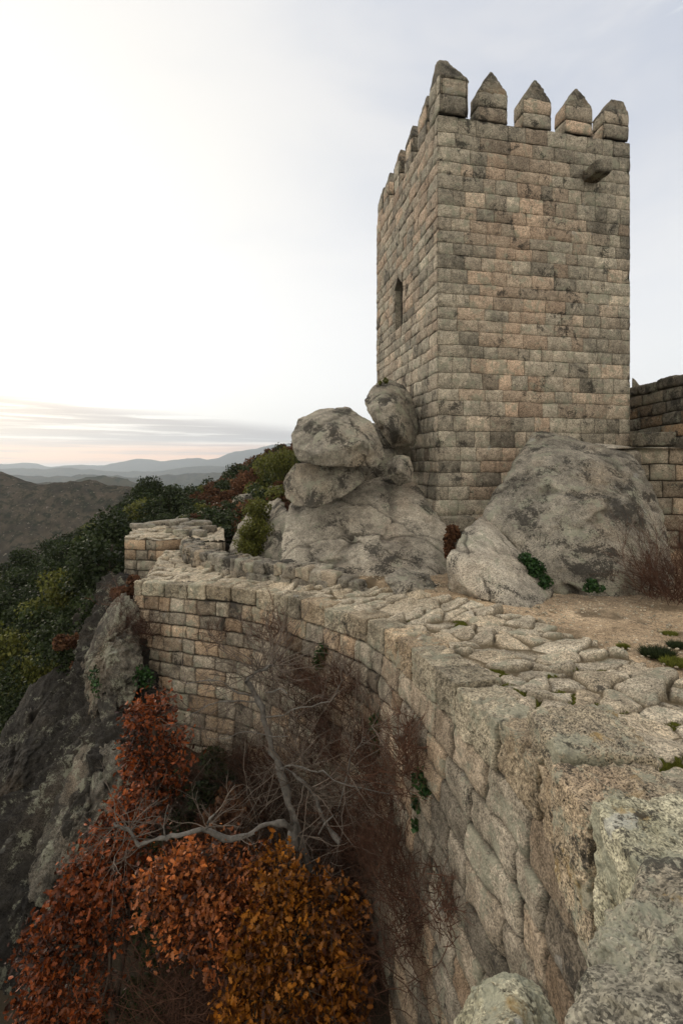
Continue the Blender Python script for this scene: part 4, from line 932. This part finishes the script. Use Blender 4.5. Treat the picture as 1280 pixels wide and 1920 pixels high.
sprout(t2, 26, .9, .008, 2, (0, -.1, .3))
sprout(t3, 24, .55, .008, 2, (0, 0, .2))
sprout(t4, 6, .5, .008, 2); sprout(t7, 16, .7, .007, 2); sprout(t8, 12, .6, .006, 2, (-.6, 0, .2)); sprout(t9, 12, .6, .006, 2, (-.6, 0, .1))
sprout(t10, 10, .6, .005, 2); sprout(t6, 20, .9, .008, 2, (.4, 0, .5)); sprout(t13, 22, .9, .007, 2, (.5, 0, .4)); sprout(t12, 8, .6, .005, 2); sprout(t1, 18, .9, .008, 2, (.3, -.2, .1))
acc.build('twigs', M_TWIG, BT)

# ------------------------------------------------------------------ dry brush growing from the wall, ivy, moss
def wall_pt(px, py):                     # where the ray through the pixel meets the main wall face
    dX = (px-CX)/F; xs = RUN[:, 0]/RUN[:, 1]; o_ = np.argsort(xs); i = np.argmin(np.abs(xs-dX)+(RUN[:, 1] < 1.5)*9); Yd = RUN[i, 1]; b = fn  # near-vertical face
    z = (HZ-py)/F*Yd; return np.array([dX*Yd, Yd, z])
def brush(px, py, w, h, n, label, seed, mat=M_TWIGR, tint=.5, hang=0, off=.35):
    rs = np.random.RandomState(seed); c = wall_pt(px, py); c[1] -= off; c[0] -= off*.4; Yd = c[1]; W_ = w/F*Yd; H_ = h/F*Yd; acc = Acc()
    for _ in range(n):
        p0 = c+[rs.normal()*W_*.28, rs.uniform(-.25, .3), rs.normal()*H_*.22]
        d_ = np.array([rs.normal()*.7, rs.normal()*.5-.3, rs.uniform(.2, 1.3)-hang]); twig(acc, p0, d_, H_*rs.uniform(.3, .75), .0055, rs, 2, .35, 3, .7, tint, .03, (2, 4))
    o = acc.build('dry_bush', mat, None, loc=tuple(c)); tag(o, label, 'bush', 'dry bushes growing out of the wall'); return o
BR = [(285, 1180, 80, 70, 110, 'purple brown bush below the wall corner, at its far end', .15), (415, 1190, 40, 50, 40, 'tiny bare bush high on the wall left of the tree top', .3), (530, 1185, 60, 70, 90, 'reddish bush behind the top of the bare tree', .5),
      (560, 1260, 110, 80, 120, 'wide dark brown bush on the wall right of the bare tree top', .2), (655, 1290, 100, 110, 140, 'russet bush in the middle of the wall under the coping', .45), (775, 1400, 50, 120, 110, 'narrow red brown bush hanging near the ivy', .75),
      (730, 1480, 100, 160, 130, 'tall reddish bush low on the wall below the ivy', .5), (450, 1500, 120, 120, 150, 'sprawling bare bush at the wall foot behind the grey limb', .3), (660, 1620, 110, 180, 120, 'brown bush on the wall beside the amber oak', .25),
      (790, 1700, 90, 220, 130, 'hanging grass brown bush at the lower part of the near wall', .4), (655, 1530, 45, 80, 80, 'small crimson bush clinging to the lower wall', .15), (615, 1400, 120, 120, 150, 'tangled bare bush behind the twigs of the bare tree', .3),
      (720, 1800, 80, 180, 120, 'thin straggly bush above the foot of the near wall', .3), (235, 1120, 30, 40, 26, 'rusty tuft beside the corner on the bedrock', .7), (690, 1400, 80, 120, 120, 'dark bush under the ivy where the wall bends', .15), (500, 1420, 90, 110, 100, 'faint grey brown bush left of the bare trunk', .35),
      (700, 1880, 80, 120, 90, 'dark straggly bush at the very foot of the wall', .15), (840, 1640, 40, 120, 50, 'thin dry tuft on the near wall under the raised blocks', .6),
      (600, 1330, 110, 100, 120, 'dark tangled bush just behind the top twigs of the bare tree', .1), (700, 1560, 90, 150, 150, 'dense brown bush halfway down the wall, right of the crimson one', .4), (760, 1600, 70, 180, 100, 'tall reddish grass bush on the near wall', .5),
      (680, 1700, 80, 170, 140, 'dark brown bush right of the amber oak', .2), (745, 1880, 80, 140, 150, 'straggly brown bush at the bottom edge by the near wall', .3), (560, 1480, 110, 130, 160, 'grey brown bush behind the bare tree fork', .3)]
for i, (a, b, w, h, n, l, tt) in enumerate(BR): brush(a, b, w, h, n, l, 200+i, tint=tt)
# brushwood on the gully floor, between the oaks and the foot of the wall
rs = np.random.RandomState(12)
for i, (px, py, Yd, w, h, l) in enumerate([(350, 1560, 10.0, 1.0, 1.1, 'grey brown brushwood between the red oak and the wall'), (400, 1620, 8.6, .9, .9, 'dark brushwood right behind the grey limb'), (480, 1620, 9.0, 1.1, 1.2, 'dense thicket at the foot of the wall left of the trunk'),
        (420, 1480, 10.4, .9, 1.0, 'low thicket against the lower wall courses'), (360, 1480, 10.8, .8, 1.0, 'sparse thicket beside the top of the red oak'), (700, 1860, 6.9, .8, 1.2, 'dark thicket right of the amber oak at the wall foot'), (640, 1650, 7.8, .8, 1.1, 'tall thicket behind the dark trunk'),
        (330, 1900, 6.6, .9, 1.3, 'grey hanging brushwood between the rust and copper oaks'), (380, 1930, 6.2, .7, 1.1, 'grey brushwood at the bottom under the copper oak'), (540, 1560, 8.6, .9, 1.0, 'thicket behind the fork of the bare tree')]):
    c = P(px, py, Yd); acc = Acc()
    for _ in range(130):
        twig(acc, c+rs.normal(size=3)*[w*.35, w*.3, h*.25], rs.normal(size=3)*[1, 1, .8]+[0, 0, .5], h*rs.uniform(.4, .9), .006, rs, 2, .35, 3, .8, .35, .02, (2, 4))
    o = acc.build('brushwood', M_TWIGR if i % 3 else M_TWIG2, None, loc=tuple(c)); tag(o, l, 'bush', 'brushwood in the gully')
def leafpatch(name, blobs, n, size, mat, label, cat, seed, tm=QUAD, shell=.9, group=None):
    rs = np.random.RandomState(seed); c, ix, d = blob_points(blobs, n, rs, shell); tint = np.c_[rs.rand(n), rs.rand(n), np.zeros(n)]
    V, Fq, T = leaves(c, size, tm, rs, tint); o = mesh_obj(name, V, [Fq], mat, None, T, False, V.mean(0)); return tag(o, label, cat, group)
def wb(px, py, r, off=.1):
    c = wall_pt(px, py); return (c[0]-off*.5, c[1]-off*.5, c[2], r, r*.5, r)
IG = 'ivy patches on the stones'
leafpatch('ivy', [wb(800, 1455, .14), wb(808, 1475, .12), wb(795, 1500, .12), wb(792, 1540, .10)], 700, .045, M_IVY, 'ivy clump on the near wall below the paving', 'ivy', 1, group=IG)
leafpatch('ivy', [wb(612, 1222, .18), wb(605, 1240, .15)], 500, .05, M_IVY, 'small ivy clump high on the middle of the wall', 'ivy', 2, group=IG)
leafpatch('ivy', [wb(715, 1370, .16), wb(722, 1400, .14), wb(715, 1350, .14)], 600, .05, M_IVY, 'ivy clump hanging where the wall bends', 'ivy', 3, group=IG)
leafpatch('ivy', [tuple(P(200, 1290, 11.8))+(.35, .2, .3), tuple(P(225, 1275, 11.8))+(.35, .2, .25), tuple(P(185, 1270, 12.0))+(.25, .2, .3), tuple(P(270, 1270, 11.6))+(.25, .2, .3)], 1500, .06, M_IVY, 'ivy spreading over the bedrock under the wall corner', 'ivy', 4, group=IG)
leafpatch('ivy', [tuple(P(985, 1048, 9.75))+(.16, .12, .12), tuple(P(1005, 1070, 9.5))+(.2, .12, .2), tuple(P(1022, 1092, 9.3))+(.14, .1, .12), tuple(P(998, 1058, 9.6))+(.14, .1, .14)], 1400, .045, M_IVY, 'dark ivy filling the cleft between wedge slab and biggest boulder', 'ivy', 5, group=IG)
leafpatch('green_bush', [tuple(P(1112, 1102, 8.95))+(.2, .14, .1), tuple(P(1108, 1096, 8.95))+(.1, .1, .12)], 500, .045, M_IVY, 'small dark green bush at the foot of the biggest boulder', 'bush', 6)
leafpatch('fern_tuft', [tuple(P(842, 1020, 10.9))+(.12, .12, .42), tuple(P(850, 1000, 11.1))+(.14, .12, .2)], 900, .07, M_BRACK, 'rust red dry fern in the crack under the tower corner', 'fern', 7)
leafpatch('grass_tuft', [tuple(P(722, 714, 15.4))+(.10, .1, .10), tuple(P(712, 718, 15.4))+(.06, .1, .08)], 220, .05, M_LEAFY, 'yellow green tuft on top of the egg shaped boulder', 'grass tuft', 8)
for i, (px, py, Yd, r_, m_, l) in enumerate([(165, 1180, 15.0, .9, 0, 'dark bush at the forest edge above the pale crag'), (135, 1230, 16.0, 1.0, 0, 'dark bush between the forest and the grey crag'), (95, 1300, 16.5, 1.1, 0, 'broad dark bush behind the dark crag'), (30, 1400, 16.5, 1.3, 0, 'dark bush at the frame edge behind the dark crag'),
        (150, 1215, 14.6, .5, 1, 'dry brown bush on the shoulder of the pale crag'), (232, 1110, 14.6, .35, 1, 'rusty heather clump beside the wall corner'), (10, 1480, 13.4, .7, 0, 'bush in the dip between the two dark crags'), (330, 1600, 9.6, .7, 0, 'dark leafy shrub in the shadow behind the rust oak'),
        (350, 1540, 9.9, .6, 0, 'dark shrub under the wall right of the red oak'), (420, 1560, 9.6, .6, 1, 'brown bracken clump behind the grey limb'), (340, 1850, 7.6, .8, 0, 'dark shrub in the hollow between the oaks'), (270, 1880, 7.8, .8, 0, 'dark shrub under the rust oak in the hollow'), (300, 1780, 7.9, .6, 0, 'dark twiggy shrub between rust and copper oaks'), (390, 1900, 7.2, .6, 1, 'brown bracken at the bottom edge under the copper oak'), (405, 1500, 10.2, .6, 0, 'dark shrub at the wall foot above the grey limb'), (450, 1540, 9.4, .6, 1, 'brown dry bracken between grey limb and wall foot')]):
    c = tuple(P(px, py, Yd)); rq = np.random.RandomState(300+i); bl = [tuple(np.array(c)+rq.normal(size=3)*r_*.5)+(r_*.55, r_*.5, r_*.45) for _ in range(7)]
    leafpatch('shrub', bl, 2600, .085, [M_LEAFG, M_BRACK][m_], l, 'bush', 300+i, group='shrubs round the bedrock')
# bare purple bush at the right edge
acc = Acc(); rs = np.random.RandomState(91)
for _ in range(190):
    b0 = np.array([rs.uniform(5.6, 7.3), rs.uniform(8.3, 9.2), -2.45]); d_ = np.array([rs.normal()*.7-.25, rs.normal()*.5, rs.uniform(.4, 1.5)]); twig(acc, b0, d_, rs.uniform(.5, 1.15), .007, rs, 2, .3, 4, .7, .4, .02, (3, 5))
tag(acc.build('thorn_bush', M_TWIGR, None, loc=(6.5, 8.8, -2.5)), 'leafless purple brown thorn bush on the sandy ground by the right hand wall', 'bush')
# grass patches on the sandy ground and moss in the joints
def tuft(px, py, r, n, label, mat=M_MOSS, cat='grass patch', seed=0, h=.05, group='green patches on the ground', z=None):
    rs = np.random.RandomState(seed); zz = -2.42 if z is None else z; Yd = zz*F/(HZ-py); c = np.array([(px-CX)/F*Yd, Yd, zz]); acc = Acc()
    c[2] = gz(c[0], c[1])+.0 if z is None else z
    nb_ = n; a = rs.rand(nb_)*6.28; q = r*np.sqrt(rs.rand(nb_)); bx = c[0]+np.cos(a)*q; by = c[1]+np.sin(a)*q*.7
    lean = rs.normal(size=(nb_, 2))*h*.6; hh = h*rs.uniform(.4, 1.2, nb_); wd = .006
    V = np.stack([np.c_[bx-wd, by, np.full(nb_, c[2])], np.c_[bx+wd, by, np.full(nb_, c[2])], np.c_[bx+lean[:, 0], by+lean[:, 1], c[2]+hh]], 1).reshape(-1, 3)
    t_ = np.repeat(rs.rand(nb_), 3); acc.add(V, [np.arange(nb_*3).reshape(-1, 3)], np.c_[t_, t_, t_*0])
    tag(acc.build('grass_patch', mat, None, False, tuple(c)), label, cat, group)
tuft(1232, 1222, .20, 1800, 'dark green patch on the sand, biggest of the ground patches', M_LEAFG, seed=1, h=.09)
tuft(1268, 1240, .17, 1500, 'yellow green grass patch just below the biggest dark one', seed=2, h=.06)
tuft(1270, 1205, .12, 800, 'dark little patch at the frame edge above the biggest one', M_LEAFG, seed=3, h=.07)
tuft(1168, 1206, .07, 500, 'small green patch left of the biggest one', seed=4)
tuft(1238, 1262, .09, 500, 'green patch by the last flagstones of the walk', seed=5)
tuft(1255, 1180, .10, 500, 'thin grass patch near the purple thorn bush', seed=6)
ML = [(1000, 1323, .09), (1110, 1268, .07), (1155, 1278, .08), (965, 1290, .06), (1215, 1475, .08), (1245, 1415, .08), (1235, 1440, .06), (925, 1262, .05), (860, 1170, .05), (1140, 1330, .06), (1060, 1305, .05), (1270, 1345, .06), (1210, 1400, .05), (750, 1165, .06), (1020, 1262, .04)]
MLN = ['beside the fourth coping stone', 'in a joint at the middle of the paving', 'in a joint near the inner edge of the paving', 'under a domed flagstone', 'behind the pale green block', 'curving round a flat flagstone', 'between two flat flagstones', 'near the coping in the paving', 'far up the paving',
 'in front of a long flagstone', 'by a low flagstone', 'at the frame edge of the paving', 'beside the raised parapet block', 'farthest along the paving', 'in a dip of the paving']
def walk_z(px, py):
    i = np.argmin(((V_w[:, 0]/V_w[:, 1]*F+CX)-px)**2+((HZ-V_w[:, 2]/V_w[:, 1]*F)-py)**2); return V_w[i]
V_w = V_path[V_path[:, 1] > .5]
T_w = T_path[(V_path[:, 1] > .5)]
for i, (a, b, r) in enumerate(ML):
    c = walk_z(a, b); rq = np.random.RandomState(60+i); dd = np.linalg.norm((V_w[:, :2]-c[:2])*[1, 1], axis=1); cand = np.where((dd < r*3.2) & (T_w[:, 2] > .30))[0]
    if len(cand) < 5: cand = np.where(dd < r)[0]
    w_ = np.exp(-(dd[cand]/(r*1.6))**2); k = rq.choice(cand, 2200, p=w_/w_.sum()); q = V_w[k]+rq.normal(size=(2200, 3))*[.010, .010, .002]; h_ = rq.uniform(.006, .022, 2200); le = rq.normal(size=(2200, 2))*.006
    V = np.stack([q-[.004, 0, .004], q+[.004, 0, -.004], q+np.c_[le, h_]], 1).reshape(-1, 3); t_ = np.repeat(rq.rand(2200), 3)
    tag(mesh_obj('moss', V, [np.arange(6600).reshape(-1, 3)], M_MOSS, None, np.c_[t_, t_, t_*0], False, tuple(q.mean(0))), 'green moss '+MLN[i], 'moss', 'moss in the joints of the paving')

# ------------------------------------------------------------------ haze
HX0, HX1, HY0, HY1, HB, HT = -15000, 15000, -3000, 14800, -520, 760
V = [(x_, y_, z_) for x_ in (HX0, HX1) for y_ in (HY0, HY1) for z_ in (HB, HT)]
hm = bpy.data.materials.new('haze_air'); hm.use_nodes = True; t = NT(hm.node_tree)
pv = t.n('ShaderNodeVolumePrincipled', i={'Color': (.80, .90, 1.0, 1), 'Density': 6.5e-5, 'Anisotropy': .45})
t.n('ShaderNodeOutputMaterial', i={1: pv.outputs[0]})
o = mesh_obj('haze', V, [[[0, 1, 3, 2], [4, 6, 7, 5], [0, 4, 5, 1], [2, 3, 7, 6], [0, 2, 6, 4], [1, 5, 7, 3]]], hm, None, None, False); tag(o, kind='stuff', label='pale air softening the far valley', cat='haze')
S.cycles.max_bounces = 6; S.cycles.volume_bounces = 1; S.cycles.diffuse_bounces = 3; S.cycles.transparent_max_bounces = 4
for o in list(C.objects):                # prototypes that were never placed would sit at the origin
    if o.parent is None and o.get('label') == '': 
        for ch in list(o.children): bpy.data.objects.remove(ch)
        bpy.data.objects.remove(o)
